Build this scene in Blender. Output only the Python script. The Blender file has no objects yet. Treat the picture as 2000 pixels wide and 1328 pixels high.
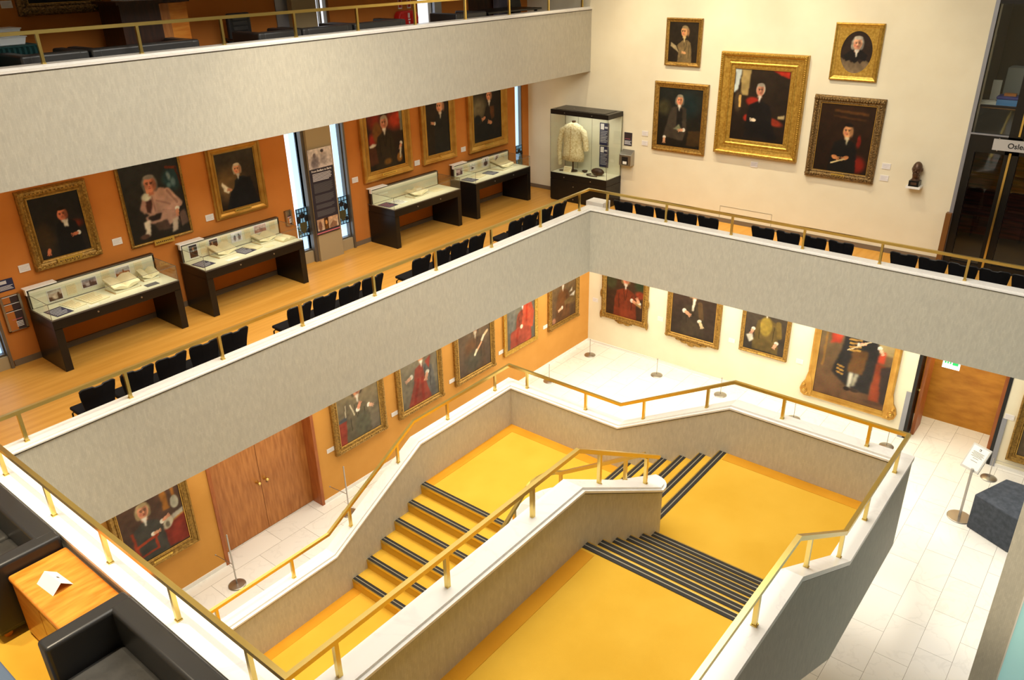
import bpy, math, random
import numpy as np
from mathutils import Vector, Matrix
R = math.radians
scene = bpy.context.scene
COL = scene.collection
random.seed(7)

# ------------------------------------------------------------------ camera, world, lights, exposure
cam_d = bpy.data.cameras.new('camera')
cam = bpy.data.objects.new('camera', cam_d); COL.objects.link(cam)
cam.location = (0, 0, 9.05)
cam.rotation_mode = 'XYZ'
cam.rotation_euler = (Matrix.Rotation(R(-50.68), 3, 'Z') @ Matrix.Rotation(R(64.345), 3, 'X') @ Matrix.Rotation(R(-1.238), 3, 'Z')).to_euler()
cam_d.sensor_width = 36; cam_d.lens = 1570 / 2000 * 36
cam_d.clip_start = 0.05; cam_d.clip_end = 200
scene.camera = cam
scene.view_settings.view_transform = 'Standard'
scene.view_settings.look = 'None'
scene.view_settings.exposure = 0.42
scene.view_settings.gamma = 1
scene.view_settings.use_curve_mapping = False
world = bpy.data.worlds.new('world'); scene.world = world
world.use_nodes = True
world.node_tree.nodes['Background'].inputs[0].default_value = (1.0, 0.96, 0.88, 1)
world.node_tree.nodes['Background'].inputs[1].default_value = 0.50

def area(name, loc, sx, sy, power, col=(1, .86, .66), rot=(0, 0, 0)):
    d = bpy.data.lights.new(name, 'AREA'); d.shape = 'RECTANGLE'; d.size = sx; d.size_y = sy
    d.energy = power; d.color = col
    o = bpy.data.objects.new(name, d); o.location = loc; o.rotation_euler = rot; COL.objects.link(o)
    return o
def spot(name, loc, target, power, deg=50, blend=.6, col=(1, .84, .60), r=.08):
    d = bpy.data.lights.new(name, 'SPOT'); d.energy = power; d.color = col; d.spot_size = R(deg); d.spot_blend = blend; d.shadow_soft_size = r
    o = bpy.data.objects.new(name, d); o.location = loc
    o.rotation_euler = (Vector(target) - Vector(loc)).to_track_quat('-Z', 'Y').to_euler(); COL.objects.link(o)
    return o
area('atrium_ceiling_light', (7.0, 4.4, 11.1), 7.5, 5.5, 680, (1, .965, .88))
area('corridor_soffit_light', (9.0, 9.3, 3.15), 12, .9, 125, (1, .91, .74))
area('far_soffit_light', (14.2, 5.4, 3.15), 1.8, 7.5, 190, (1, .90, .72))
area('entrance_soffit_light', (13.9, -.2, 3.15), 1.6, 3.0, 20, (.90, .95, 1))
area('passage_light', (16.45, 1.9, 2.58), .5, 1.0, 16, (1, .88, .5))
area('gallery_soffit_light', (9.2, 11.2, 6.62), 12, .5, 36, (1, .82, .58))
area('upper_gallery_light', (9.5, 11.6, 9.65), 11, .4, 3, (1, .84, .6))
area('hall_side_light', (13.0, -2.6, 6.5), 4, 2, 85, (.96, .97, 1))
for i, (y, z) in enumerate(((8.2, 6.3), (6.4, 6.2), (4.7, 6.2), (9.6, 5.2))):
    spot('wall_spot', (12.9, y + .3, 10.9), (15.7, y, z), (430, 410, 230, 240)[i], 58, .8, r=.05)
spot('stair_spot', (8.2, 7.6, 10.9), (8.0, 6.4, 1.8), 1300, 30, .9)
spot('stair_spot', (5.0, 7.6, 10.9), (4.4, 6.5, 1.0), 420, 32, .9)
spot('near_spot', (1.2, 6.6, 10.9), (1.5, 6.4, 4.5), 1500, 48, .7)
spot('pier_fill_spot', (3.0, .6, 10.9), (9.6, .07, 2.6), 2600, 12, .8)  # unseen fill spot added to brighten the pier face
spot('near_spot', (.4, 8.0, 10.9), (1.9, 8.0, 4.5), 500, 50, .8)
spot('coping_spot', (7.0, 8.6, 10.9), (8.2, 8.7, 4.5), 500, 80, .9)

# ------------------------------------------------------------------ materials
def lin(c):
    return tuple(((v / 255) / 12.92 if v / 255 <= .04045 else ((v / 255 + .055) / 1.055) ** 2.4) for v in c)
MATS = {}
def mat(name, col, rough=.5, metal=0, spec=.5, emit=None, trans=0, ior=1.45, coat=0):
    m = bpy.data.materials.new(name); m.use_nodes = True
    b = m.node_tree.nodes['Principled BSDF']
    b.inputs['Base Color'].default_value = (*lin(col), 1)
    b.inputs['Roughness'].default_value = rough; b.inputs['Metallic'].default_value = metal
    b.inputs['Specular IOR Level'].default_value = spec; b.inputs['IOR'].default_value = ior
    b.inputs['Transmission Weight'].default_value = trans
    b.inputs['Coat Weight'].default_value = coat
    if emit:
        b.inputs['Emission Color'].default_value = (*lin(col), 1); b.inputs['Emission Strength'].default_value = emit
    MATS[name] = m
    return m
def nodes(m):
    nt = m.node_tree
    return nt, nt.nodes, nt.links, nt.nodes['Principled BSDF']
def noise_col(m, c1, c2, scale=8, detail=4, coord='UV', stretch=None, bump=0, bscale=None, lo=.35, hi=.65):
    nt, N, L, b = nodes(m)
    tc = N.new('ShaderNodeTexCoord'); mp = N.new('ShaderNodeMapping'); L.new(tc.outputs[coord], mp.inputs[0])
    if stretch: mp.inputs['Scale'].default_value = stretch
    n = N.new('ShaderNodeTexNoise'); n.inputs['Scale'].default_value = scale; n.inputs['Detail'].default_value = detail
    L.new(mp.outputs[0], n.inputs['Vector'])
    r = N.new('ShaderNodeValToRGB'); L.new(n.outputs['Fac'], r.inputs[0])
    r.color_ramp.elements[0].position = lo; r.color_ramp.elements[1].position = hi
    r.color_ramp.elements[0].color = (*lin(c1), 1); r.color_ramp.elements[1].color = (*lin(c2), 1)
    L.new(r.outputs[0], b.inputs['Base Color'])
    if bump:
        n2 = N.new('ShaderNodeTexNoise'); n2.inputs['Scale'].default_value = bscale or scale; n2.inputs['Detail'].default_value = 3
        L.new(mp.outputs[0], n2.inputs['Vector'])
        bp = N.new('ShaderNodeBump'); bp.inputs['Strength'].default_value = bump; bp.inputs['Distance'].default_value = .01
        L.new(n2.outputs['Fac'], bp.inputs['Height']); L.new(bp.outputs[0], b.inputs['Normal'])
    return r
def mosaic(name, c1, c2, mortar):
    m = mat(name, c1, .55)
    nt, N, L, b = nodes(m)
    tc = N.new('ShaderNodeTexCoord'); mp = N.new('ShaderNodeMapping'); L.new(tc.outputs['UV'], mp.inputs[0])
    mp.inputs['Rotation'].default_value = (0, 0, R(90))
    br = N.new('ShaderNodeTexBrick'); L.new(mp.outputs[0], br.inputs['Vector'])
    br.inputs['Scale'].default_value = 1; br.inputs['Brick Width'].default_value = .06; br.inputs['Row Height'].default_value = .02
    br.inputs['Mortar Size'].default_value = .0009; br.inputs['Mortar Smooth'].default_value = .4; br.inputs['Bias'].default_value = 0
    br.inputs['Color1'].default_value = (*lin(c1), 1); br.inputs['Color2'].default_value = (*lin(c2), 1); br.inputs['Mortar'].default_value = (*lin(mortar), 1)
    n = N.new('ShaderNodeTexNoise'); n.inputs['Scale'].default_value = 1; n.inputs['Detail'].default_value = 5
    mp2 = N.new('ShaderNodeMapping'); mp2.inputs['Scale'].default_value = (18, 5, 1); L.new(tc.outputs['UV'], mp2.inputs[0]); L.new(mp2.outputs[0], n.inputs['Vector'])
    r = N.new('ShaderNodeValToRGB'); L.new(n.outputs['Fac'], r.inputs[0])
    r.color_ramp.elements[0].position = .3; r.color_ramp.elements[1].position = .7
    r.color_ramp.elements[0].color = (.93, .93, .93, 1); r.color_ramp.elements[1].color = (1.04, 1.035, 1.02, 1)
    mx = N.new('ShaderNodeMix'); mx.data_type = 'RGBA'; mx.blend_type = 'MULTIPLY'; mx.inputs[0].default_value = 1
    L.new(br.outputs['Color'], mx.inputs[6]); L.new(r.outputs[0], mx.inputs[7]); L.new(mx.outputs[2], b.inputs['Base Color'])
    return m
def marble(name, base, vein, tile=None, rough=.2, line=(150, 146, 138)):
    m = mat(name, base, rough)
    nt, N, L, b = nodes(m)
    tc = N.new('ShaderNodeTexCoord')
    n = N.new('ShaderNodeTexNoise'); n.inputs['Scale'].default_value = 1.3; n.inputs['Detail'].default_value = 8; n.inputs['Distortion'].default_value = 1.6
    L.new(tc.outputs['UV'], n.inputs['Vector'])
    r = N.new('ShaderNodeValToRGB'); L.new(n.outputs['Fac'], r.inputs[0]); cr = r.color_ramp
    cr.elements[0].position = .465; cr.elements[0].color = (*lin(base), 1)
    cr.elements[1].position = .515; cr.elements[1].color = (*lin(base), 1)
    e = cr.elements.new(.49); e.color = (*lin(vein), 1)
    out = r.outputs[0]
    if tile:
        br = N.new('ShaderNodeTexBrick'); L.new(tc.outputs['UV'], br.inputs['Vector'])
        br.inputs['Scale'].default_value = 1; br.inputs['Brick Width'].default_value = tile[0]; br.inputs['Row Height'].default_value = tile[1]
        br.inputs['Mortar Size'].default_value = .003; br.inputs['Mortar Smooth'].default_value = .2; br.inputs['Bias'].default_value = 0
        br.inputs['Color1'].default_value = (1, 1, 1, 1); br.inputs['Color2'].default_value = (.93, .93, .93, 1)
        br.inputs['Mortar'].default_value = tuple(v * 1.0 for v in (*lin(line), 1))
        mx = N.new('ShaderNodeMix'); mx.data_type = 'RGBA'; mx.blend_type = 'MULTIPLY'; mx.inputs[0].default_value = 1
        L.new(out, mx.inputs[6]); L.new(br.outputs['Color'], mx.inputs[7]); out = mx.outputs[2]
    L.new(out, b.inputs['Base Color'])
    return m
mosaic('mosaic', (202, 198, 184), (193, 189, 175), (184, 180, 166))
noise_col(mat('hall_wall_lamplit', (205, 148, 72), .85, spec=.2), (202, 145, 69), (208, 151, 75), 2, 4)  # yellower than the balcony wall: lamplight put into the colour
noise_col(mat('balcony_floor', (220, 162, 72), .42, spec=.3), (213, 154, 65), (226, 169, 79), 1.2, 5, stretch=(.5, 9, 1))
noise_col(mat('smooth_gilt', (190, 144, 64), .33, .6), (178, 130, 54), (200, 156, 74), 5, 3, 'Object')
marble('marble_floor', (238, 236, 231), (230, 228, 223), (.92, .46), .16)
marble('marble_coping', (240, 238, 233), (233, 230, 226), None, .28)
noise_col(mat('carpet', (216, 170, 58), .95, spec=.1), (212, 165, 54), (220, 174, 63), 1.3, 7, bump=.25, bscale=260)
noise_col(mat('carpet_border', (206, 144, 40), .95, spec=.1), (202, 140, 38), (210, 149, 43), 2.2, 6)
noise_col(mat('orange_wall', (198, 124, 56), .85, spec=.2), (195, 121, 53), (201, 127, 59), 2, 4)
noise_col(mat('white_wall', (233, 225, 198), .8, spec=.2), (231, 222, 195), (235, 227, 201), 2, 4)
mat('brass', (222, 196, 116), .28, 1)
noise_col(mat('gilt', (156, 120, 54), .42, .55), (128, 96, 42), (176, 138, 66), 30, 4, 'Object', bump=.5, bscale=60)
noise_col(mat('bright_gilt', (196, 156, 66), .36, .65), (176, 136, 54), (208, 170, 80), 26, 4, 'Object', bump=.25, bscale=60)
noise_col(mat('dull_gilt', (124, 98, 56), .5, .55), (84, 64, 36), (156, 126, 78), 46, 5, 'Object', bump=.8, bscale=70)
mat('gilt_line', (206, 164, 82), .3, .8)
mat('plate', (226, 190, 92), .3, .7)
mat('dark_liner', (70, 48, 22), .6)
mat('black_lacquer', (26, 23, 21), .3, spec=.4)
mat('frame_strip', (120, 116, 108), .35, .6)
mat('case_lining', (226, 222, 196), .8)
mat('black_leather', (42, 42, 43), .36, spec=.5)
noise_col(mat('seat_leather', (58, 57, 56), .42), (52, 51, 50), (66, 65, 63), 5, 4, 'Object', bump=.35, bscale=9)
mat('black_fabric', (22, 22, 25), .8, spec=.2)
mat('black_plastic', (28, 28, 30), .35)
mat('black_metal', (24, 24, 25), .35, .6)
noise_col(mat('cherry', (214, 132, 44), .3, coat=.2), (206, 118, 34), (226, 150, 58), 3, 5, stretch=(1, 6, 1))
noise_col(mat('door_wood', (176, 112, 54), .42), (160, 98, 44), (190, 126, 64), 3.5, 7, stretch=(6, .7, 1))
noise_col(mat('jamb_wood', (160, 88, 38), .42), (148, 78, 32), (170, 98, 44), 3.5, 7, stretch=(6, .7, 1))
noise_col(mat('veneer', (194, 134, 40), .45), (178, 118, 30), (206, 146, 50), 2.4, 7, stretch=(1, 2.6, 1))
noise_col(mat('dark_wood', (52, 28, 16), .4), (40, 22, 13), (66, 36, 20), 3, 6, stretch=(6, .8, 1))
noise_col(mat('curtain_red', (74, 30, 22), .8), (40, 20, 16), (94, 40, 28), 2.5, 4, stretch=(.8, 9, 1))
noise_col(mat('felt', (74, 79, 88), .95, spec=.1), (68, 73, 81), (82, 87, 96), 14, 6, 'Object')
mat('gap_shade', (74, 66, 54), .8)
mat('steel', (170, 166, 160), .3, .9)
mat('bronze', (92, 68, 52), .4, .45)
mat('white_paint', (240, 238, 232), .5)
mat('paper', (240, 238, 230), .8)
mat('cream_paper', (230, 218, 180), .85)
mat('page_edge', (196, 164, 112), .9)
mat('ink', (92, 90, 92), .8)
mat('light_ink', (206, 204, 208), .8)
mat('navy', (42, 44, 76), .5)
mat('panel_dark', (44, 40, 52), .5)
mat('label_white', (232, 228, 226), .6)
mat('leaflet_orange', (176, 104, 44), .5)
mat('leaflet_dark', (58, 44, 44), .5)
mat('pink', (196, 110, 120), .6)
mat('concrete', (170, 152, 116), .8)
mat('window_metal', (118, 110, 98), .4, .5)
mat('sky_pane', (176, 214, 255), .4, emit=1.05)
mat('street_pane', (222, 226, 232), .4, emit=.95)
mat('sky_white', (232, 242, 255), .4, emit=1.0)
mat('lead', (18, 22, 28), .6)
mat('stained_blue', (120, 170, 200), .3, emit=.35)
mat('stained_olive', (70, 66, 40), .4, emit=.1)
mat('red', (206, 38, 34), .35)
mat('green', (30, 190, 96), .5, emit=.6)
mat('exit_face', (226, 240, 232), .5, emit=.5)
mat('aqua_glow', (160, 208, 204), .25, emit=.3)
mat('grey_metal', (150, 152, 160), .4, .4)
mat('black_frame', (16, 15, 15), .3)
mat('sign_grey', (190, 188, 184), .5)
mat('text_black', (34, 32, 32), .7)
mat('dark_room', (58, 60, 58), .8)
mat('room_floor', (70, 62, 50), .8)
mat('teal_cloth', (20, 62, 62), .9)
mat('tray_plastic', (222, 230, 236), .35)
mat('blue_tub', (70, 130, 190), .5)
mat('blue_lid', (36, 48, 130), .5)
mat('grey_box', (110, 114, 112), .7)
mat('silk', (226, 210, 164), .6, spec=.3)
noise_col(MATS['silk'], (206, 186, 136), (240, 228, 190), 26, 5, 'Object', bump=.4, bscale=40)
mat('brown_leather', (66, 42, 28), .5)
mat('black_strip', (40, 36, 30), .75)
mat('pale_strip', (150, 140, 116), .5)
mat('skirting_grey', (120, 104, 84), .6)
mat('blue_grey_cloth', (84, 100, 122), .9)
mat('smoked_oak', (120, 78, 34), .5)
mat('pale_room', (206, 208, 196), .8)
mat('grey_curtain', (110, 106, 120), .8)
gm = bpy.data.materials.new('glass'); gm.use_nodes = True; MATS['glass'] = gm
_N = gm.node_tree.nodes; _L = gm.node_tree.links; _N.remove(_N['Principled BSDF'])
_g = _N.new('ShaderNodeBsdfGlossy'); _g.inputs['Roughness'].default_value = .03
_t = _N.new('ShaderNodeBsdfTransparent'); _t.inputs[0].default_value = (.95, .97, .95, 1)
_w = _N.new('ShaderNodeLayerWeight'); _w.inputs[0].default_value = .5
_p = _N.new('ShaderNodeMath'); _p.operation = 'POWER'; _p.inputs[1].default_value = 4; _L.new(_w.outputs['Facing'], _p.inputs[0])
_f = _N.new('ShaderNodeMath'); _f.operation = 'MULTIPLY_ADD'; _f.inputs[1].default_value = .5; _f.inputs[2].default_value = .03; _L.new(_p.outputs[0], _f.inputs[0])
_m = _N.new('ShaderNodeMixShader'); _L.new(_f.outputs[0], _m.inputs[0]); _L.new(_t.outputs[0], _m.inputs[1]); _L.new(_g.outputs[0], _m.inputs[2])
_L.new(_m.outputs[0], _N['Material Output'].inputs[0])
pm = mat('paint', (128, 128, 128), .5, spec=.25)
_a = pm.node_tree.nodes.new('ShaderNodeAttribute'); _a.attribute_name = 'paint'
pm.node_tree.links.new(_a.outputs['Color'], pm.node_tree.nodes['Principled BSDF'].inputs['Base Color'])

# ------------------------------------------------------------------ mesh builder
class MB:
    def __init__(s): s.v = []; s.f = []; s.m = []; s.sm = []
    def add(s, vs, fs, m=0, sm=False):
        o = len(s.v); s.v += [tuple(p) for p in vs]
        for f in fs: s.f.append(tuple(i + o for i in f)); s.m.append(m); s.sm.append(sm)
        return s
    def box(s, x0, y0, z0, x1, y1, z1, m=0):
        x0, x1 = min(x0, x1), max(x0, x1); y0, y1 = min(y0, y1), max(y0, y1); z0, z1 = min(z0, z1), max(z0, z1)
        return s.add([(x0, y0, z0), (x1, y0, z0), (x1, y1, z0), (x0, y1, z0), (x0, y0, z1), (x1, y0, z1), (x1, y1, z1), (x0, y1, z1)],
                     [(3, 2, 1, 0), (4, 5, 6, 7), (0, 1, 5, 4), (1, 2, 6, 5), (2, 3, 7, 6), (3, 0, 4, 7)], m)
    def quad(s, a, b, c, d, m=0): return s.add([a, b, c, d], [(0, 1, 2, 3)], m)
    def prism(s, pts, axis, a, b, m=0, sm=False):
        # polygon in the two other axes (counter-clockwise as given), extruded along axis from a to b
        def P(p, t): return (t, p[0], p[1]) if axis == 'x' else ((p[0], t, p[1]) if axis == 'y' else (p[0], p[1], t))
        n = len(pts)
        s.add([P(p, a) for p in pts] + [P(p, b) for p in pts], [tuple(range(n - 1, -1, -1)), tuple(range(n, 2 * n))], m)
        s.add([P(p, a) for p in pts] + [P(p, b) for p in pts], [(i, (i + 1) % n, n + (i + 1) % n, n + i) for i in range(n)], m, sm)
        return s
    def tube(s, path, r, n=8, m=0, sm=True, radii=None):
        path = [Vector(p) for p in path]; rings = []
        for i, p in enumerate(path):
            t = (path[min(i + 1, len(path) - 1)] - path[max(i - 1, 0)]).normalized()
            a = t.orthogonal().normalized() if i == 0 else (rings[-1][1] - t * rings[-1][1].dot(t)).normalized()
            b = t.cross(a); rr = radii[i] if radii else r
            rings.append(([p + (a * math.cos(2 * math.pi * k / n) + b * math.sin(2 * math.pi * k / n)) * rr for k in range(n)], a))
        vs = [q for ring, _ in rings for q in ring]; fs = []
        for i in range(len(path) - 1):
            for k in range(n): fs.append((i * n + k, i * n + (k + 1) % n, (i + 1) * n + (k + 1) % n, (i + 1) * n + k))
        s.add(vs, fs, m, sm)
        s.add([q for q in rings[0][0]], [tuple(range(n - 1, -1, -1))], m); s.add([q for q in rings[-1][0]], [tuple(range(n))], m)
        return s
    def cyl(s, x, y, z0, z1, r, n=16, m=0, r2=None):
        return s.tube([(x, y, z0), (x, y, z1)], r, n, m, True, [r, r if r2 is None else r2])
    def ell(s, c, rad, nu=10, nv=6, m=0):
        vs = [(c[0], c[1], c[2] - rad[2])]; fs = []
        for j in range(1, nv):
            ph = -math.pi / 2 + math.pi * j / nv
            for i in range(nu):
                th = 2 * math.pi * i / nu
                vs.append((c[0] + rad[0] * math.cos(ph) * math.cos(th), c[1] + rad[1] * math.cos(ph) * math.sin(th), c[2] + rad[2] * math.sin(ph)))
        vs.append((c[0], c[1], c[2] + rad[2])); T = len(vs) - 1
        for i in range(nu):
            fs.append((0, 1 + (i + 1) % nu, 1 + i)); b = 1 + (nv - 2) * nu
            fs.append((T, b + i, b + (i + 1) % nu))
        for j in range(nv - 2):
            for i in range(nu): fs.append((1 + j * nu + i, 1 + j * nu + (i + 1) % nu, 1 + (j + 1) * nu + (i + 1) % nu, 1 + (j + 1) * nu + i))
        return s.add(vs, fs, m, True)
    def strip(s, pa, pb, zt, zb, m=0):
        # a wall between two plan polylines, with a top and a bottom height at each vertex
        n = len(pa); vs = []
        for i in range(n): vs += [(*pa[i], zb[i]), (*pb[i], zb[i]), (*pb[i], zt[i]), (*pa[i], zt[i])]
        fs = [(0, 1, 2, 3), (4 * n - 1, 4 * n - 2, 4 * n - 3, 4 * n - 4)]
        for i in range(n - 1):
            a, b = 4 * i, 4 * i + 4
            fs += [(a, b, b + 1, a + 1), (a + 1, b + 1, b + 2, a + 2), (a + 2, b + 2, b + 3, a + 3), (a + 3, b + 3, b, a)]
        return s.add(vs, fs, m)
    def rail(s, path, w, h, m=0):
        P = [Vector(p) for p in path]; vs = []; n = len(P)
        for i in range(n):
            t1 = (P[i] - P[i - 1]).normalized() if i else (P[1] - P[0]).normalized()
            t2 = (P[i + 1] - P[i]).normalized() if i < n - 1 else t1
            t = (t1 + t2).normalized(); c = max(.3, t.dot(t1))
            hz1 = Vector((t1.x, t1.y, 0)); hz2 = Vector((t2.x, t2.y, 0)); turn = hz1.normalized().dot(hz2.normalized()) < .999
            side = t.cross(Vector((0, 0, 1))).normalized(); up = side.cross(t)
            ks, ku = (1 / c, 1) if turn else (1, 1 / c)
            for a, b in ((-1, -1), (1, -1), (1, 1), (-1, 1)): vs.append(P[i] + side * (a * w / 2 * ks) + up * (b * h / 2 * ku))
        fs = [(0, 1, 2, 3), (4 * n - 1, 4 * n - 2, 4 * n - 3, 4 * n - 4)]
        for i in range(n - 1):
            for k in range(4): fs.append((4 * i + k, 4 * i + 4 + k, 4 * i + 4 + (k + 1) % 4, 4 * i + (k + 1) % 4))
        return s.add(vs, fs, m)
    def build(s, name, mats, parent=None, org=(0, 0, 0), bevel=0, seg=2, smooth=False, fix=True):
        me = bpy.data.meshes.new(name)
        me.from_pydata([(p[0] - org[0], p[1] - org[1], p[2] - org[2]) for p in s.v], [], s.f)
        if isinstance(mats, str): mats = [mats]
        for k in mats: me.materials.append(MATS[k])
        me.polygons.foreach_set('material_index', s.m)
        me.polygons.foreach_set('use_smooth', [smooth or q for q in s.sm])
        me.update()
        if fix:
            import bmesh
            bm = bmesh.new(); bm.from_mesh(me)
            if bevel: bmesh.ops.remove_doubles(bm, verts=bm.verts, dist=1e-5)
            bmesh.ops.recalc_face_normals(bm, faces=bm.faces); bm.to_mesh(me); bm.free()
        uv = me.uv_layers.new(name='UVMap')
        nl = len(me.loops); co = np.empty(len(me.vertices) * 3); me.vertices.foreach_get('co', co); co = co.reshape(-1, 3) + np.array(org)
        lv = np.empty(nl, int); me.loops.foreach_get('vertex_index', lv)
        nm = np.empty(len(me.polygons) * 3); me.polygons.foreach_get('normal', nm); nm = np.abs(nm.reshape(-1, 3))
        lt = np.empty(len(me.polygons), int); me.polygons.foreach_get('loop_total', lt)
        ax = np.repeat(nm.argmax(1), lt); c = co[lv]
        out = np.where((ax == 0)[:, None], c[:, [1, 2]], np.where((ax == 1)[:, None], c[:, [0, 2]], c[:, [0, 1]]))
        uv.data.foreach_set('uv', out.ravel())
        o = bpy.data.objects.new(name, me); COL.objects.link(o)
        if parent is not None: o.parent = parent
        else: o.location = org
        if bevel:
            b = o.modifiers.new('bevel', 'BEVEL'); b.width = bevel; b.segments = seg; b.limit_method = 'ANGLE'; b.angle_limit = R(40); b.harden_normals = False
            for p in me.polygons: p.use_smooth = True
            try: me.set_sharp_from_angle(angle=R(35))
            except Exception: pass
        return o

def tag(o, label, cat, group=None):
    o['label'] = label; o['category'] = cat
    if group: o['group'] = group
    return o
def thing(name, label, cat, loc, rz=0, group=None):
    o = bpy.data.objects.new(name, None); COL.objects.link(o); o.empty_display_size = .1
    o.location = loc; o.rotation_euler = (0, 0, rz)
    return tag(o, label, cat, group)
def struct(name, mb, mats, **k):
    o = mb.build(name, mats, **k); o['kind'] = 'structure'
    return o
def dup(root, loc, rz, label, group=None):
    r = root.copy(); COL.objects.link(r); r.location = loc; r.rotation_euler = (0, 0, rz); r['label'] = label
    if group: r['group'] = group
    for ch in list(root.children):
        c = ch.copy(); COL.objects.link(c); c.parent = r
        for g in list(ch.children):
            d = g.copy(); COL.objects.link(d); d.parent = c
    return r
def text_mesh(name, body, size, m, parent=None, loc=(0, 0, 0), rot=(0, 0, 0), align='LEFT', depth=.001):
    cu = bpy.data.curves.new(name, 'FONT'); cu.body = body; cu.size = size; cu.align_x = align; cu.extrude = depth; cu.offset = size * .018
    to = bpy.data.objects.new(name, cu); COL.objects.link(to)
    dg = bpy.context.evaluated_depsgraph_get(); me = bpy.data.meshes.new_from_object(to.evaluated_get(dg))
    bpy.data.objects.remove(to); me.name = name; me.materials.clear(); me.materials.append(MATS[m])
    o = bpy.data.objects.new(name, me); COL.objects.link(o); o.location = loc; o.rotation_euler = rot
    if parent is not None: o.parent = parent
    return o

# ------------------------------------------------------------------ the setting
D, C_, B_, A_, U = .945, 1.89, 2.835, 3.78, 7.25      # stair landings, balcony floor, upper floor (marble floor is 0)
XW, YO, YL = 15.73, 12.22, 10.35                      # white wall, balcony orange wall, hall orange wall
struct('floor', MB().box(-2, -4, -.2, 18.2, 10.9, 0), 'marble_floor')
# white end wall with the doorway and the glazed room front cut out
w = MB()
w.box(XW, 2.64, 0, 16.0, 12.5, 11).box(XW, -4, 2.2, 16.0, 2.64, 3.4).box(XW, -4, 0, 16.0, 1.10, 2.2).box(XW, -4, 8.3, 16.0, 2.64, 11)
struct('wall_end', w, 'white_wall')
w = MB()
for x0, x1, z0, z1 in ((3.48, 8.66, 3.78, U - .3), (9.98, 15.22, 3.78, U - .3), (15.50, 15.73, 3.78, U - .3),
                       (1.0, 8.84, U - .3, 11), (9.98, 12.19, U - .3, 11), (12.82, 13.70, U - .3, 11), (14.52, 15.73, U - .3, 11), (-2, 3.05, 3.78, U - .3)):
    w.box(x0, YO, z0, x1, YO + .3, z1)
struct('wall_balcony', w, 'orange_wall')
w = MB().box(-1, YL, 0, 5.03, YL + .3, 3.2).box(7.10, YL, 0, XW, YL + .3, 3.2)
struct('wall_hall', w, 'hall_wall_lamplit')
# balcony slabs and upper slab
def carpet_slab(name, x0, y0, x1, y1, z, t=.55, m='carpet'):
    struct(name, MB().box(x0, y0, z - t, x1, y1, z - .02, 0).box(x0, y0, z - .02, x1, y1, z, 1), ['white_wall', m])
carpet_slab('floor_balcony_left', 1.9, 8.72, XW, 12.5, A_, m='balcony_floor')
carpet_slab('floor_balcony_right', 13.1, -4, XW, 8.72, A_, m='balcony_floor')
carpet_slab('floor_balcony_near', -1.5, -2, 1.9, 12.5, A_)
carpet_slab('floor_upper', 0, 10.65, XW, 12.5, U)
# mosaic parapets of the balcony and the upper balcony
P = MB().strip([(2.14, 3.45), (2.14, 8.5), (12.9, 8.5), (12.9, -4)], [(1.87, 3.45), (1.87, 8.69), (13.1, 8.69), (13.1, -4)], [4.46] * 4, [3.18] * 4)
struct('wall_parapet', P, 'mosaic')
def coping(mb, pa, pb, zt, dz=(.03, .028), inset=.05):
    # pa is the side over the void; two stacked marble slabs, the upper one set back
    mb.strip(pa, pb, [z + dz[0] for z in zt], [z + .004 for z in zt])
    qa = [(a[0] + (b[0] - a[0]) * inset / max(.01, math.dist(a, b)), a[1] + (b[1] - a[1]) * inset / max(.01, math.dist(a, b))) for a, b in zip(pa, pb)]
    sa = [(a[0] + (b[0] - a[0]) * .009 / math.dist(a, b), a[1] + (b[1] - a[1]) * .009 / math.dist(a, b)) for a, b in zip(pa, pb)]
    sb = [(b[0] + (a[0] - b[0]) * .009 / math.dist(a, b), b[1] + (a[1] - b[1]) * .009 / math.dist(a, b)) for a, b in zip(pa, pb)]
    mb.strip(sa, sb, [z + .004 for z in zt], [z - .010 for z in zt], 1)       # dark strip painted as shade in the gap under the slab
    return mb.strip(qa, pb, [z + dz[0] + dz[1] for z in zt], [z + dz[0] for z in zt])
struct('trim_1', coping(MB(), [(2.155, 3.45), (2.155, 8.485), (12.885, 8.485), (12.885, -4)], [(1.86, 3.45), (1.86, 8.70), (13.12, 8.70), (13.12, -4)], [4.46] * 4, (.02, .016), inset=.07), ['marble_coping', 'gap_shade'])
struct('wall_parapet_upper', MB().box(0, 10.45, 6.65, XW, 10.7, 7.93), 'mosaic')
struct('trim_2', coping(MB(), [(0, 10.435), (XW, 10.435)], [(0, 10.71), (XW, 10.71)], [7.93] * 2), ['marble_coping', 'gap_shade'])
# skirtings
struct('baseboard_hall', MB().box(7.10, YL - .015, 0, XW, YL, .07).box(-1, YL - .015, 0, 5.03, YL, .07), 'marble_coping')
struct('baseboard_end', MB().box(XW - .015, 2.66, 0, XW, YL - .02, .07).box(XW - .015, -4, 0, XW, 1.06, .07), 'marble_coping')
struct('baseboard_balcony', MB().box(3.5, YO - .015, A_, 8.66, YO, A_ + .09).box(9.98, YO - .015, A_, 15.22, YO, A_ + .09).box(XW - .015, 2.7, A_, XW, YO - .02, A_ + .09), 'skirting_grey')

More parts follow.
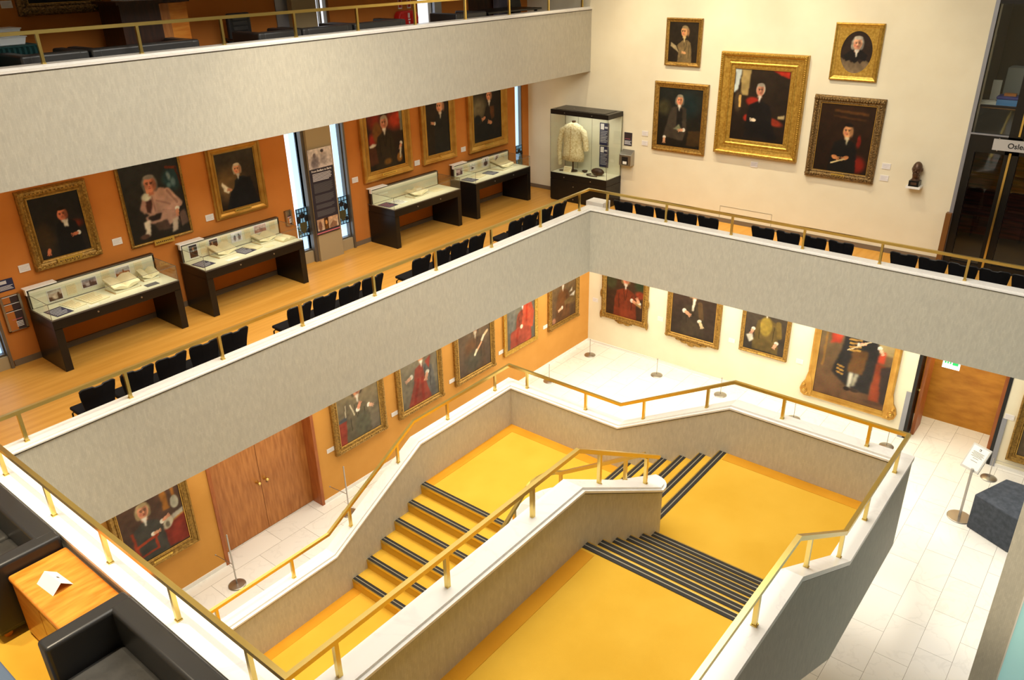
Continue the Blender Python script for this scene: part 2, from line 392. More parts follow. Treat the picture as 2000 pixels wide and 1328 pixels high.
# windows: slit panes either side of a concrete pier, on both floors
struct('ceiling', MB().box(-3, -4.3, 11.2, 18.5, 12.6, 11.4), 'white_paint')
struct('ceiling_upper_baffle', MB().box(0, 10.35, 9.7, 15.73, 12.22, 9.95).box(0, 10.35, 8.75, 15.73, 10.5, 9.7), 'white_paint')  # unseen ceiling; deep front drop added to keep atrium light off the wall
struct('wall_right', MB().box(-3, -4.4, 0, 18.5, -4.2, 11.2), 'room_floor')
struct('wall_near', MB().box(-3.2, -4.4, 0, -3, 12.6, 11.2), 'white_wall')
def slit(n, x0, x1, z0, z1, y, m, frame='window_metal', fw=.012, dark=None):
    f = MB().box(x0 - fw, y - .06, z0 - fw, x0, y + .06, z1).box(x1, y - .06, z0 - fw, x1 + fw, y + .06, z1).box(x0, y - .06, z0 - fw, x1, y + .06, z0)
    if dark is not None: f.box(dark, y - .03, z0, dark + .035, y + .03, z1)
    o = struct('window_%d' % n, f, frame)
    xm = x0 + (x1 - x0) * .55
    MB().box(x0, y + .03, z0, xm, y + .05, z1, 1).box(xm, y + .03, z0, x1, y + .05, z1, 0).build('window_pane', [m, 'sky_white'], o)
slit(1, 8.674, 8.95, 4.03, 6.62, 12.30, 'sky_pane')
slit(2, 9.63, 9.92, 4.03, 6.62, 12.30, 'sky_pane')
slit(3, 15.232, 15.47, 4.03, 6.62, 12.30, 'sky_pane')
slit(4, 3.08, 3.42, 4.00, 6.62, 12.30, 'sky_pane')
slit(5, 9.62, 9.93, 7.3, 10.4, 12.30, 'street_pane', dark=9.80)
slit(6, 12.22, 12.60, 7.3, 10.4, 12.30, 'street_pane')
struct('wall_pier', MB().box(9.02, 12.08, A_, 9.58, 12.45, U - .45).box(9.08, 12.08, U, 9.59, 12.45, 10.9).box(8.84, 12.2, U, 9.08, 12.45, 10.9, 1).box(12.62, 12.16, U, 12.82, 12.45, 10.9, 1), ['concrete', 'grey_metal'])
struct('trim_3', MB().box(8.66, 12.2, A_, 9.02, 12.32, 4.0).box(9.58, 12.2, A_, 9.98, 12.32, 4.0).box(15.2, 12.2, A_, 15.5, 12.32, 4.0).box(3.05, 12.2, A_, 3.48, 12.32, 3.97), 'concrete')
struct('trim_4', MB().box(8.95, 12.14, A_, 9.02, 12.3, 6.62).box(9.58, 12.14, A_, 9.63, 12.3, 6.62).box(9.94, 12.16, A_, 9.98, 12.3, 6.62).box(3.44, 12.17, A_, 3.48, 12.3, 6.62), 'window_metal')

# hall doors: pair of flush veneered leaves in a deep timber reveal
j = MB().box(5.03, YL - .02, 0, 5.09, YL + .26, 3.15).box(7.04, YL - .02, 0, 7.10, YL + .26, 3.15)
struct('trim_5', j, 'jamb_wood')
for k, (x0, x1) in enumerate(((5.09, 6.062), (6.070, 7.04))):
    d = struct('door_%d' % (k + 1), MB().box(x0, YL + .25, .01, x1, YL + .30, 3.15), 'door_wood')
    kx = 6.062 - .075 if k == 0 else 6.070 + .075
    h = MB().tube([(kx, YL + .25, 1.02), (kx, YL + .245, 1.02), (kx, YL + .21, 1.02), (kx, YL + .19, 1.02), (kx, YL + .165, 1.02), (kx, YL + .15, 1.02)], .03, 14, 0, True, [.034, .034, .015, .022, .036, .02])
    h.build('door_knob', 'brass', d)
    if k: MB().tube([(kx + .03, YL + .25, .93), (kx + .03, YL + .235, .93)], .016, 12).build('lock', 'bronze', d)
# doorway in the end wall: dark reveals, two leaves folded back, passage behind lined in veneer
struct('wall_passage', MB().box(16.88, -1.5, 0, 17.0, 2.95, 2.6).box(16.0, 2.75, 0, 16.88, 2.95, 1.15), 'veneer')
struct('wall_passage_side', MB().box(16.0, 2.80, 1.15, 16.88, 2.95, 2.6), 'white_wall')
struct('trim_6', MB().box(15.72, 2.60, 0, 16.12, 2.66, 2.2).box(15.72, 1.06, 0, 16.2, 1.12, 2.2), 'black_frame')
for k, (y0, y1, x0) in enumerate(((2.50, 2.56, 15.95), (1.14, 1.20, 15.98))):
    d = struct('door_%d' % (k + 3), MB().box(x0, y0, .01, x0 + .78 - .25 * (1 - k), y1, 2.15), 'jamb_wood')
    yy = y1 + .03 if k == 0 else y0 - .03
    MB().ell((x0 + .08, y0 + .03 + (.05 if k == 0 else -.05), 1.0), (.028, .045, .028), 12, 8).build('door_knob', 'brass', d)
struct('trim_7', MB().box(XW - .02, 2.66, 0, XW, 2.75, 1.05).box(XW - .02, .98, 0, XW, 1.06, 1.05), 'grey_metal')
# mosaic-clad pier and frosted glass with added daylight glow at the edge of the hall
struct('wall_column', MB().box(9.6, -.07, 0, 9.95, .216, 11), 'mosaic')
struct('trim_8', MB().box(9.58, -.085, 0, 9.95, -.07, 2.6), 'white_paint')
struct('wall_glass', MB().box(9.62, -3, 0, 9.66, -.085, 2.6), 'aqua_glow')
# shallow access hatch in the balcony wall
struct('trim_9', MB().box(XW - .004, 5.92, 4.12, XW, 7.07, 4.128).box(XW - .004, 5.92, A_ + .09, XW, 5.927, 4.12).box(XW - .004, 7.063, A_ + .09, XW, 7.07, 4.12), 'pale_strip')

# ------------------------------------------------------------------ staircase
st = thing('staircase', 'square winding staircase with yellow carpet, mosaic sides and white marble copings', 'staircase', (7, 4.4, 0))
so = (7, 4.4, 0)
rz, t = .1575, .29
def flight(axis, p0, step, ztop, a, b):
    s0 = .1 if step > 0 else -.1
    pts = [(p0 - s0, ztop - .01), (p0, ztop)]; z = ztop; p = p0
    for k in range(6):
        p = p0 + step * k
        pts += [(p, z)] if k else []
        z -= rz; pts.append((p, z))
    pts += [(p, z - .3), (p0 - s0, ztop - .5)]
    mb = MB().prism(pts, axis, a, b)
    mb.build('flight', 'carpet', st, so)
    for k in range(6):
        q = p0 + step * k; zz = ztop - rz * k; s = 1 if step > 0 else -1
        n = MB()
        for u0, u1, m in ((-.100, -.060, 0), (-.060, -.048, 1), (-.048, -.008, 0), (-.008, .006, 2)):
            lo, hi = sorted((q + s * u0, q + s * u1))
            if axis == 'y': n.box(lo, a, zz, hi, b, zz + .005, m)
            else: n.box(a, lo, zz, b, hi, zz + .005, m)
        lo, hi = sorted((q, q + s * .006))
        if axis == 'y': n.box(lo, a, zz - .028, hi, b, zz, 2)
        else: n.box(a, lo, zz - .028, b, hi, zz, 2)
        n.build('nosing', ['black_strip', 'pale_strip', 'brass'], st, so)
flight('y', 5.33, .285, A_, 1.55, 3.45)
flight('x', 3.70, .294, B_, 7.0, 8.97)
flight('y', 6.80, -.29, C_, 5.30, 7.40)
for x0, y0, x1, y1, z in ((1.9, 1.55, 5.325, 3.45, A_ - .001), (6.755, 1.55, 8.97, 3.695, B_ - .001), (6.805, 5.17, 8.97, 7.40, C_ - .001), (1.0, 5.30, 5.35, 7.40, D)):
    MB().box(x0, y0, z - .25, x1, y1, z).build('landing', 'carpet', st, so)
e = .003
for x0, y0, x1, y1, z in ((1.9, 3.29, 5.20, 3.45, A_), (8.79, 1.55, 8.97, 3.58, B_), (6.80, 7.24, 8.97, 7.40, C_), (8.79, 5.17, 8.97, 7.24, C_), (1.0, 7.24, 5.35, 7.40, D)):
    MB().box(x0, y0, z, x1, y1, z + e).build('carpet_edge', 'carpet_border', st, so)
HI = {'A': A_, 'B': B_, 'C': C_, 'D': D}
inn = [(1.0, 7.40, 'D'), (5.14, 7.40, 'D'), (6.86, 7.40, 'C'), (8.97, 7.40, 'C'), (8.97, 5.33, 'C'), (8.97, 3.62, 'B'), (8.97, 1.55, 'B'), (6.88, 1.55, 'B'), (5.28, 1.55, 'A'), (1.9, 1.55, 'A')]
out = [(1.0, 7.60), (5.14, 7.60), (6.86, 7.60), (9.17, 7.60), (9.17, 5.33), (9.17, 3.62), (9.17, 1.38), (6.88, 1.38), (5.28, 1.38), (1.9, 1.38)]
zt = [HI[p[2]] + .68 for p in inn]
MB().strip([p[:2] for p in inn], out, zt, [z - 1.275 for z in zt]).build('balustrade', 'mosaic', st, so)
g = .012
inn2 = [(x - g * (x == 8.97), y + (-g if y == 7.40 else (g if y == 1.55 else 0))) for x, y, _ in inn]
out2 = [(x + g * (x == 9.17), y + (g if y == 7.60 else (-g if y == 1.38 else 0))) for x, y in out]
coping(MB(), inn2, out2, zt, inset=.04).build('coping', ['marble_coping', 'gap_shade'], st, so)
# inner balustrade: a hollow U with rounded ends
def lerp(a, b, f): return a + (b - a) * f
co, ci, cz = [], [], []
def cp(o, i, z): co.append(o); ci.append(i); cz.append(z)
cp((1.9, 3.45), (1.9, 3.65), A_); cp((5.2, 3.45), (5.2, 3.65), A_); cp((6.80, 3.45), (6.80, 3.65), B_ + .02)
for k in range(1, 6):
    a = R(-90 + 18 * k); cp((6.82 + .18 * math.cos(a), 3.63 + .18 * math.sin(a)), (6.80, 3.66 + .004 * k), B_ + .02 - .004 * k)
slope = (B_ - C_) / (5.17 - 3.70)
cp((7.0, 4.90), (6.80, 4.90), B_ - slope * (4.90 - 3.70) + .03)
zc = B_ - slope * 1.2 + .03
for k in range(1, 7):
    a = R(15 * k); cp((6.60 + .40 * math.cos(a), 4.90 + .40 * math.sin(a)), (6.60 + .20 * math.cos(a), 4.90 + .20 * math.sin(a)), lerp(zc, C_, k / 6))
cp((5.14, 5.30), (5.14, 5.10), D); cp((1.0, 5.30), (1.0, 5.10), D)
zt = [z + .68 for z in cz]
MB().strip(co, ci, zt, [z - 1.4 for z in zt]).build('balustrade', 'mosaic', st, so)
def grow(a, b, d): 
    l = math.dist(a, b); return (a[0] + (a[0] - b[0]) / l * d, a[1] + (a[1] - b[1]) / l * d)
coping(MB(), [grow(a, b, .04) for a, b in zip(co, ci)], [grow(b, a, .012) for a, b in zip(co, ci)], zt, inset=.03).build('coping', ['marble_coping', 'gap_shade'], st, so)

# ------------------------------------------------------------------ brass railings
def railing(label, path, posts, cop, base, w=.042, h=.042):
    t_ = thing('brass_railing', label, 'railing', base)
    MB().rail(path, w, h).build('handrail', 'brass', t_, base)
    for x, y, zb, ztp in posts:
        MB().box(x - .018, y - .018, zb, x + .018, y + .018, ztp).box(x - .024, y - .024, zb, x + .024, y + .024, zb + .012).build('post', 'brass', t_, base)
    return t_
ct = 4.496
za = A_ + 1.07
yl, xr, xn, yc = 8.60, 12.99, 1.95, 3.55
path = [(xr, -3.5, za), (xr, yl, za), (xn, yl, za), (xn, yc, za), (5.27, yc, za), (6.90, yc, B_ + 1.07)]
def core_z(x): return ct if x < 5.2 else lerp(ct, B_ + .758, (x - 5.2) / 1.6)
def core_r(x): return za if x < 5.27 else lerp(za, B_ + 1.07, (x - 5.27) / 1.6)
posts = [(x, yl, ct, za - .01) for x in (2.35, 3.50, 4.72, 5.97, 7.30, 8.62, 10.0, 11.4, 12.66)]
posts += [(xr, y, ct, za - .01) for y in (8.17, 6.88, 5.58, 4.30, 3.06, 1.83, .60, -.63)]
posts += [(xn, y, ct, za - .01) for y in (8.11, 7.06, 6.02, 4.96, 3.98)]
posts += [(x, yc, core_z(x), core_r(x) - .01) for x in (2.35, 3.46, 4.57, 5.66, 6.62)]
railing('long brass railing round the balcony and down the top of the stair', path, posts, ct, (7.3, yl, ct))
ru = railing('straight brass railing above the upper balcony front', [(0, 10.56, U + 1.09), (XW - .15, 10.56, U + 1.09)],
        [(x, 10.56, 7.988, U + 1.08) for x in (3.05, 4.29, 5.51, 6.72, 7.95, 9.17, 10.46, 11.75, 13.02, 14.30, 15.52)], 0, (8, 10.56, 7.988))
def oz(k): return HI[k] + .738
def orl(k): return HI[k] + 1.05
path = [(1.0, 7.5, orl('D')), (5.13, 7.5, orl('D')), (6.85, 7.5, orl('C')), (9.07, 7.5, orl('C')), (9.07, 5.35, orl('C')), (9.07, 3.63, orl('B')), (9.07, 1.465, orl('B')), (6.87, 1.465, orl('B')), (5.33, 1.465, orl('A')), (2.0, 1.465, orl('A'))]
posts = []
for x in (8.69, 7.56, 6.49, 5.52, 4.51, 3.40, 2.30):
    f = min(1, max(0, (x - 5.14) / 1.72)); fr = min(1, max(0, (x - 5.13) / 1.72)); posts.append((x, 7.5, lerp(oz('D'), oz('C'), f), lerp(orl('D'), orl('C'), fr)))
for y in (7.13, 5.98, 4.96, 3.99, 2.95, 1.89):
    f = min(1, max(0, (5.33 - y) / 1.71)); posts.append((9.07, y, lerp(oz('C'), oz('B'), f), lerp(orl('C'), orl('B'), f)))
for x in (8.70, 7.62, 6.80, 5.68, 4.56, 3.40):
    f = min(1, max(0, (6.88 - x) / 1.6)); posts.append((x, 1.465, lerp(oz('B'), oz('A'), f), lerp(orl('B'), orl('A'), min(1, max(0, (6.87 - x) / 1.54)))))
railing('stepped brass railing following the outer marble coping of the staircase', path, posts, 0, (9.07, 4.5, oz('B')))
zi = lambda y: B_ + .99 - slope * (y - 3.70)
path = [(6.9, 3.72, zi(3.72) + .06), (6.9, 4.88, zi(4.88) + .06)]
for k in range(1, 7):
    a = R(15 * k); path.append((6.60 + .30 * math.cos(a), 4.90 + .30 * math.sin(a), lerp(zi(4.88) + .06, C_ + 1.05, k / 6)))
path += [(5.14, 5.2, D + 1.05), (1.5, 5.2, D + 1.05)]
posts = [(6.9, 3.97, zt[7] - .11, zi(3.97) + .05), (6.9, 4.90, zt[8] + .05, zi(4.90) + .05), (6.32, 5.2, lerp(C_, D, .28 / 1.46) + .735, lerp(C_, D, .28 / 1.46) + 1.04), (5.5, 5.2, lerp(C_, D, 1.1 / 1.46) + .735, lerp(C_, D, 1.1 / 1.46) + 1.04), (4.4, 5.2, D + .735, D + 1.04)]
railing('short curved brass railing on the hollow inner side of the staircase', path, posts, 0, (6.6, 5.2, C_ + .7))

# ------------------------------------------------------------------ paintings
rng = np.random.default_rng(3)
def smooth_noise(nx, ny, k):
    g = rng.random((ny // k + 3, nx // k + 3)); ys = np.arange(ny) / k; xs = np.arange(nx) / k
    y0 = ys.astype(int); x0 = xs.astype(int); fy = (ys - y0)[:, None]; fx = (xs - x0)[None]
    return (g[y0][:, x0] * (1 - fy) * (1 - fx) + g[y0 + 1][:, x0] * fy * (1 - fx) + g[y0][:, x0 + 1] * (1 - fy) * fx + g[y0 + 1][:, x0 + 1] * fy * fx)
def inside(px, py, pts):
    r = np.zeros(px.shape, bool); n = len(pts)
    for i in range(n):
        (x1, y1), (x2, y2) = pts[i], pts[i - 1]
        if y1 == y2: continue
        r ^= ((y1 > py) != (y2 > py)) & (px < (x2 - x1) * (py - y1) / (y2 - y1) + x1)
    return r
def paint_img(asp, ops, ny=104):
    nx = int(ny * asp); X, Y = np.meshgrid(np.linspace(0, asp, nx), np.linspace(0, 1, ny))
    n1 = smooth_noise(nx, ny, 5) - .5; n2 = smooth_noise(nx, ny, 14) - .5
    wx = X + n1 * .012; wy = Y + n2 * .012
    img = np.zeros((ny, nx, 3))
    def put(a, c): img[:] = img * (1 - a[..., None]) + np.array(c, float) * a[..., None]
    for o in ops:
        k = o[0]
        if k == 'bg': put(np.ones((ny, nx)), o[1]); put(np.clip(Y * 1.0, 0, 1) * 1.0, o[2])
        elif k == 'e':
            _, x, y, rx, ry, c = o[:6]; sf = o[6] if len(o) > 6 else .12; an = R(o[7]) if len(o) > 7 else 0
            dx, dy = wx - x, wy - y
            u = (dx * math.cos(an) + dy * math.sin(an)) / rx; v = (-dx * math.sin(an) + dy * math.cos(an)) / ry
            put(np.clip((1 - np.hypot(u, v)) / sf + .5, 0, 1), c)
        elif k == 'p':
            a = inside(wx, wy, o[1]).astype(float)
            for _ in range(2):
                b = np.pad(a, 1, mode='edge'); a = (b[:-2, 1:-1] + b[2:, 1:-1] + b[1:-1, :-2] + b[1:-1, 2:] + 2 * a) / 6
            put(a * (o[3] if len(o) > 3 else 1), o[2])
        elif k == 'l':
            _, x0, y0, x1, y1, wd, c = o; dx, dy = x1 - x0, y1 - y0; L2 = dx * dx + dy * dy
            tt = np.clip(((wx - x0) * dx + (wy - y0) * dy) / L2, 0, 1)
            put(np.clip((1 - np.hypot(wx - x0 - tt * dx, wy - y0 - tt * dy) / wd) / .4 + .3, 0, 1), c)
    img *= (1 + (n1 * .22 + n2 * .22))[..., None]
    img += rng.normal(0, 2.2, img.shape)
    s = np.clip(img, 2, 255) / 255
    return nx, ny, np.where(s <= .04045, s / 12.92, ((s + .055) / 1.055) ** 2.4)
def canvas_obj(name, w, h, ops, parent, loc, ny=104):
    nx, ny, img = paint_img(w / h, ops, ny)
    xs = np.linspace(-w / 2, w / 2, nx); zs = np.linspace(0, h, ny)
    vs = [(x, 0, z) for z in zs for x in xs]
    fs = [(j * nx + i, j * nx + i + 1, (j + 1) * nx + i + 1, (j + 1) * nx + i) for j in range(ny - 1) for i in range(nx - 1)]
    me = bpy.data.meshes.new(name); me.from_pydata(vs, [], fs); me.materials.append(MATS['paint'])
    a = me.color_attributes.new('paint', 'FLOAT_COLOR', 'POINT')
    a.data.foreach_set('color', np.concatenate([img.reshape(-1, 3), np.ones((nx * ny, 1))], 1).ravel().astype(np.float32))
    me.update()
    o = bpy.data.objects.new(name, me); COL.objects.link(o); o.parent = parent; o.location = loc
    return o
SK = (196, 136, 98); SKR = (186, 110, 80); LINEN = (214, 208, 192)
def head(x, y, s, hair=(60, 44, 32), skin=SK, turn=0, wig=False, collar=LINEN, bald=False):
    # turn -1 looks to the left, +1 to the right
    s *= 1.12
    o = []
    if wig: o += [('e', x, y + .06 * s, s * .98, s * 1.12, tuple(v * .86 for v in hair), .3), ('e', x - s * .66, y - s * .42, s * .34, s * .55, tuple(v * .74 for v in hair), .5), ('e', x + s * .66, y - s * .42, s * .34, s * .55, tuple(v * .62 for v in hair), .5)]
    else: o += [('e', x + s * .08, y + s * .16, s * .86, s * 1.08, hair, .25)]
    o += [('p', [(x - s * .34, y - s * .5), (x + s * .34, y - s * .5), (x + s * .42, y - s * 1.35), (x - s * .42, y - s * 1.35)], tuple(v * .8 for v in skin))]
    o += [('e', x + turn * s * .12, y - s * .04, s * .72, s * .96, skin, .22), ('e', x + s * .34 - turn * s * .5, y - s * .08, s * .30, s * .76, tuple(v * .72 for v in skin), .8)]
    if not bald: o += [('e', x + s * .02, y + s * .92, s * .66, s * .28, tuple(v * .9 for v in hair), .4)]
    f = x + turn * s * .24
    for d in (-1, 1):
        o += [('e', f + d * s * .25, y + s * .06, s * .15, s * .10, tuple(v * .5 for v in skin), .6), ('l', f + d * s * .12, y + s * .24, f + d * s * .40, y + s * .22, s * .06, tuple(v * .45 for v in skin))]
    o += [('e', f + turn * s * .06, y - s * .16, s * .10, s * .22, tuple(min(255, v * 1.12) for v in skin), .6), ('e', f, y - s * .29, s * .13, s * .06, tuple(v * .62 for v in skin), .6),
          ('e', f, y - s * .50, s * .20, s * .07, (150, 66, 56), .5), ('e', x - s * .36, y - s * .30, s * .18, s * .2, (204, 120, 92), .9)]
    if collar: o += [('p', [(x - s * .40, y - s * .92), (x + s * .40, y - s * .92), (x + s * .20, y - s * 1.5), (x + s * .06, y - s * 2.2), (x - s * .10, y - s * 1.9), (x - s * .18, y - s * 1.4)], collar)]
    return o
def body(x, y, s, col, spread=2.0, lap=True):
    d = tuple(v * .7 for v in col)
    o = [('p', [(x - s * .6, y - s * 1.0), (x + s * .6, y - s * 1.0), (x + s * spread * .92, y - s * 1.7), (x + s * (spread + .25), y - s * 3.4), (x + s * (spread + .6), y - s * 8), (x - s * (spread + .6), y - s * 8), (x - s * (spread + .25), y - s * 3.4), (x - s * spread * .92, y - s * 1.7)], col)]
    if lap: o += [('l', x - s * .5, y - s * 1.2, x - s * .1, y - s * 3.6, s * .10, d), ('l', x + s * .5, y - s * 1.2, x + s * .05, y - s * 3.6, s * .10, d), ('l', x - s * spread * .7, y - s * 2.4, x - s * spread * .66, y - s * 5.5, s * .12, d), ('l', x + s * spread * .7, y - s * 2.4, x + s * spread * .66, y - s * 5.5, s * .12, d)]
    return o
def hand(x, y, s=.04, c=SK, an=0, cuff=True):
    o = [('e', x - s * 1.2 * math.cos(R(an)), y - s * 1.2 * math.sin(R(an)), s * .75, s * .85, LINEN, .3, an)] if cuff else []
    o += [('e', x, y, s * 1.1, s * .66, c, .25, an)]
    for k in (-1, 0, 1):
        a = R(an + k * 22); o.append(('l', x + s * .5 * math.cos(a), y + s * .5 * math.sin(a), x + s * 1.5 * math.cos(a), y + s * 1.5 * math.sin(a), s * .2, tuple(v * .94 for v in c)))
    return o
PROF = {'plain': [(0, 0), (0, .05), (.25, .065), (.5, .05), (.8, .042), (1, .034), (1, .012)],
        'cove': [(0, 0), (0, .07), (.12, .09), (.24, .088), (.30, .07), (.62, .045), (.70, .055), (.82, .055), (.88, .038), (1, .034), (1, .012)],
        'ornate': [(0, 0), (0, .055), (.14, .085), (.34, .09), (.52, .06), (.72, .048), (.80, .058), (.90, .05), (1, .034), (1, .012)],
        'carved': [(0, 0), (0, .05), (.2, .08), (.48, .078), (.66, .05), (.84, .052), (1, .034), (1, .012)],
        'broad': [(0, 0), (0, .09), (.06, .115), (.16, .115), (.22, .10), (.26, .075), (.40, .062), (.60, .055), (.66, .066), (.72, .066), (.78, .05), (.93, .046), (1, .036), (1, .012)],
        'slim': [(0, 0), (0, .035), (.5, .045), (1, .03), (1, .012)]}
WALLS = {'bal': (YO, 0), 'hall': (YL, 0), 'end': (XW, 1)}
def painting(label, wall, c, z, W, H, fw, style, ops, gold='gilt', plate=None, extra=None, oval=False, group=None):
    pl, side = WALLS[wall]
    loc = (pl - .004, c, z) if side else (c, pl - .004, z)
    t_ = thing('portrait_painting', label, 'painting', loc, R(-90) if side else 0, group)
    mb = MB(); pr = PROF[style]; vs = []; n = len(pr)
    for cx, cz, sx, sz in ((-W / 2, 0, 1, 1), (W / 2, 0, -1, 1), (W / 2, H, -1, -1), (-W / 2, H, 1, -1)):
        for a, d in pr: vs.append((cx + sx * a * fw, -d, cz + sz * a * fw))
    fs = []
    for k in range(4):
        for i in range(n - 1): fs.append((k * n + i, ((k + 1) % 4) * n + i, ((k + 1) % 4) * n + i + 1, k * n + i + 1))
    mb.add(vs, fs, 0)
    # bright sight edge next to the canvas
    q = fw * .93
    for x0, z0, x1, z1 in ((-W / 2 + q, q, W / 2 - q, fw), (-W / 2 + q, H - fw, W / 2 - q, H - q), (-W / 2 + q, q, -W / 2 + fw, H - q), (W / 2 - fw, q, W / 2 - q, H - q)):
        mb.box(x0, -.042, z0, x1, -.03, z1, 1)
    if style in ('ornate', 'carved'):
        st_ = .05 if style == 'carved' else .06
        def bl(x, z, r, d=.085, e=1.0): mb.ell((x, -d, z), (r * e, r * .7, r), 6, 4, 0)
        for k in range(int(W / st_) + 1):
            x = -W / 2 + (k + .5) * W / (int(W / st_) + 1)
            for z0, s_ in ((.012, 1), (H - .012, -1)):
                bl(x, z0 + s_ * .012, .017 + .008 * (k % 2), .05, 1.3); bl(x, z0 + s_ * fw * .36, .018, .085, 1.3)
        for k in range(int(H / st_) + 1):
            zz = (k + .5) * H / (int(H / st_) + 1)
            for x0, s_ in ((-W / 2 + .012, 1), (W / 2 - .012, -1)):
                bl(x0 + s_ * .012, zz, .017 + .008 * (k % 2), .05, .8); bl(x0 + s_ * fw * .36, zz, .018, .085, .8)
        for sx in (-1, 1):
            for z0, s_ in ((0, 1), (H, -1)):
                cx, cz = sx * (W / 2 - fw * .38), z0 + s_ * fw * .38
                bl(cx, cz, fw * .34, .07); bl(cx - sx * fw * .42, cz - s_ * fw * .1, fw * .2, .08); bl(cx - sx * fw * .05, cz + s_ * fw * .45, fw * .2, .08); bl(cx, cz, fw * .12, .11); bl(cx - sx * fw * .8, cz, fw * .13, .085); bl(cx, cz + s_ * fw * .8, fw * .13, .085)
    if style == 'broad':
        for f_, r_, d_ in ((.11, .016, .115), (.33, .010, .066), (.50, .010, .058), (.69, .011, .066)):
            for k in range(int(W / (r_ * 2.4))):
                x = -W / 2 + fw * f_ + (W - 2 * fw * f_) * (k + .5) / int(W / (r_ * 2.4))
                for z_ in (fw * f_, H - fw * f_): mb.ell((x, -d_, z_), (r_, r_ * .6, r_), 5, 3, 0)
            for k in range(int(H / (r_ * 2.4))):
                z_ = fw * f_ + (H - 2 * fw * f_) * (k + .5) / int(H / (r_ * 2.4))
                for x in (-W / 2 + fw * f_, W / 2 - fw * f_): mb.ell((x, -d_, z_), (r_, r_ * .6, r_), 5, 3, 0)
    if extra: extra(mb, W, H, fw)
    mb.build('frame', [gold, 'gilt_line'], t_, fix=True)
    canvas_obj('canvas', W - 2 * fw, H - 2 * fw, ops, t_, (0, -.03, fw))
    if oval:
        w2, h2 = W / 2 - fw, H / 2 - fw; ow, oh = w2 * .82, h2 * .88; m2 = MB(); N_ = 48; vs = []
        for k in range(N_):
            a = 2 * math.pi * k / N_; cx, sz = math.cos(a), math.sin(a); r_ = 1 / max(abs(cx), abs(sz))
            vs += [(cx * ow, -.038, H / 2 + sz * oh), (cx * r_ * w2, -.042, H / 2 + sz * r_ * h2)]
        m2.add(vs, [(2 * k, 2 * k + 1, (2 * k + 3) % (2 * N_), (2 * k + 2) % (2 * N_)) for k in range(N_)])
        m2.build('oval_mount', 'bright_gilt', t_)
    if plate:
        pw, ph, pz, py = plate
        m3 = MB().box(-pw / 2, -py - .012, pz, pw / 2, -py + .004, pz + ph)
        for k in range(9): m3.box(-pw * .42 + pw * .84 * k / 9, -py - .0135, pz + ph * .36, -pw * .42 + pw * .84 * (k + .6) / 9, -py - .012, pz + ph * .62, 1)
        m3.build('name_plate', ['plate', 'dark_liner'], t_)
    return t_
DK = (30, 28, 25)
# balcony wall, from the staircase end towards the corner
painting('gilt framed portrait of a dark haired man in black coat, white cravat, grey backdrop', 'bal', 4.60, 5.06, .97, 1.16, .135, 'ornate',
    [('bg', (34, 30, 26), (30, 29, 28)), ('e', .62, .46, .13, .07, (96, 32, 18), .9), ('e', .12, .35, .14, .2, (58, 44, 26), .9)] + body(.50, .65, .085, (20, 20, 21), 1.9, False) +
    head(.47, .66, .092, (30, 24, 20), (200, 116, 84), -.4) + [('p', [(.48, .52), (.54, .58), (.52, .44), (.48, .46)], LINEN)] + hand(.60, .30, .045, (188, 110, 76), 190) + hand(.13, .12, .045, (188, 110, 76), 260, False), plate=(.36, .07, .04, .075))
painting('slim framed portrait of a seated man in pale pink suit resting his head', 'bal', 6.08, 5.00, 1.06, 1.36, .042, 'slim',
    [('bg', (34, 30, 24), (42, 44, 44)), ('e', .66, .70, .15, .16, (40, 46, 44), .3, 12), ('e', .64, .70, .11, .13, (34, 60, 66), .5, 12), ('e', .61, .74, .025, .05, (120, 142, 146), .9, 10), ('e', .66, .66, .03, .05, (98, 124, 130), .9), ('e', .60, .63, .03, .03, (80, 108, 112), .9), ('l', .60, .85, .72, .83, .018, (104, 50, 30)), ('l', .72, .83, .76, .6, .014, (70, 36, 24)),
     ('p', [(.62, .22), (.74, .30), (.77, .12), (.66, .08)], (96, 76, 66)),
     ('p', [(.30, .60), (.40, .63), (.52, .62), (.60, .52), (.68, .38), (.66, .28), (.56, .30), (.50, .24), (.30, .28), (.22, .38), (.20, .48), (.24, .56)], (176, 138, 120)),
     ('p', [(.17, .40), (.24, .58), (.30, .60), (.28, .42), (.22, .34)], (164, 126, 110)), ('p', [(.26, .52), (.32, .58), (.34, .44), (.29, .34), (.25, .36)], (66, 40, 34)), ('l', .34, .56, .36, .34, .012, (150, 112, 98)), ('l', .40, .48, .56, .40, .014, (152, 116, 102)), ('l', .46, .34, .60, .30, .016, (140, 106, 92)),
     ('p', [(.22, .30), (.40, .36), (.62, .32), (.64, .20), (.50, .14), (.36, .18), (.24, .22)], (166, 130, 112)), ('p', [(.24, .30), (.44, .32), (.40, .24), (.28, .24)], (40, 32, 30)), ('p', [(.30, .20), (.48, .22), (.52, .10), (.36, .10)], (70, 54, 46)),
     ('p', [(.18, .25), (.27, .26), (.25, .12), (.23, .06), (.16, .07), (.19, .14)], (204, 192, 168)), ('p', [(.56, .20), (.64, .22), (.60, .06), (.52, .04)], (168, 152, 134)), ('e', .16, .07, .06, .03, (84, 58, 46), .5),
     ('l', .56, .56, .68, .38, .05, (180, 142, 124)), ('l', .56, .57, .66, .40, .016, (150, 114, 100)), ('e', .28, .55, .06, .05, (196, 198, 178), .5), ('l', .66, .26, .65, .06, .008, (30, 24, 22))] +
    head(.355, .69, .088, (142, 136, 126), (202, 128, 98), -.4, True, None) + hand(.31, .62, .034, (206, 140, 106), 80, False) + hand(.64, .28, .036, (206, 140, 106), 260), plate=(.34, .085, -.045, .045))
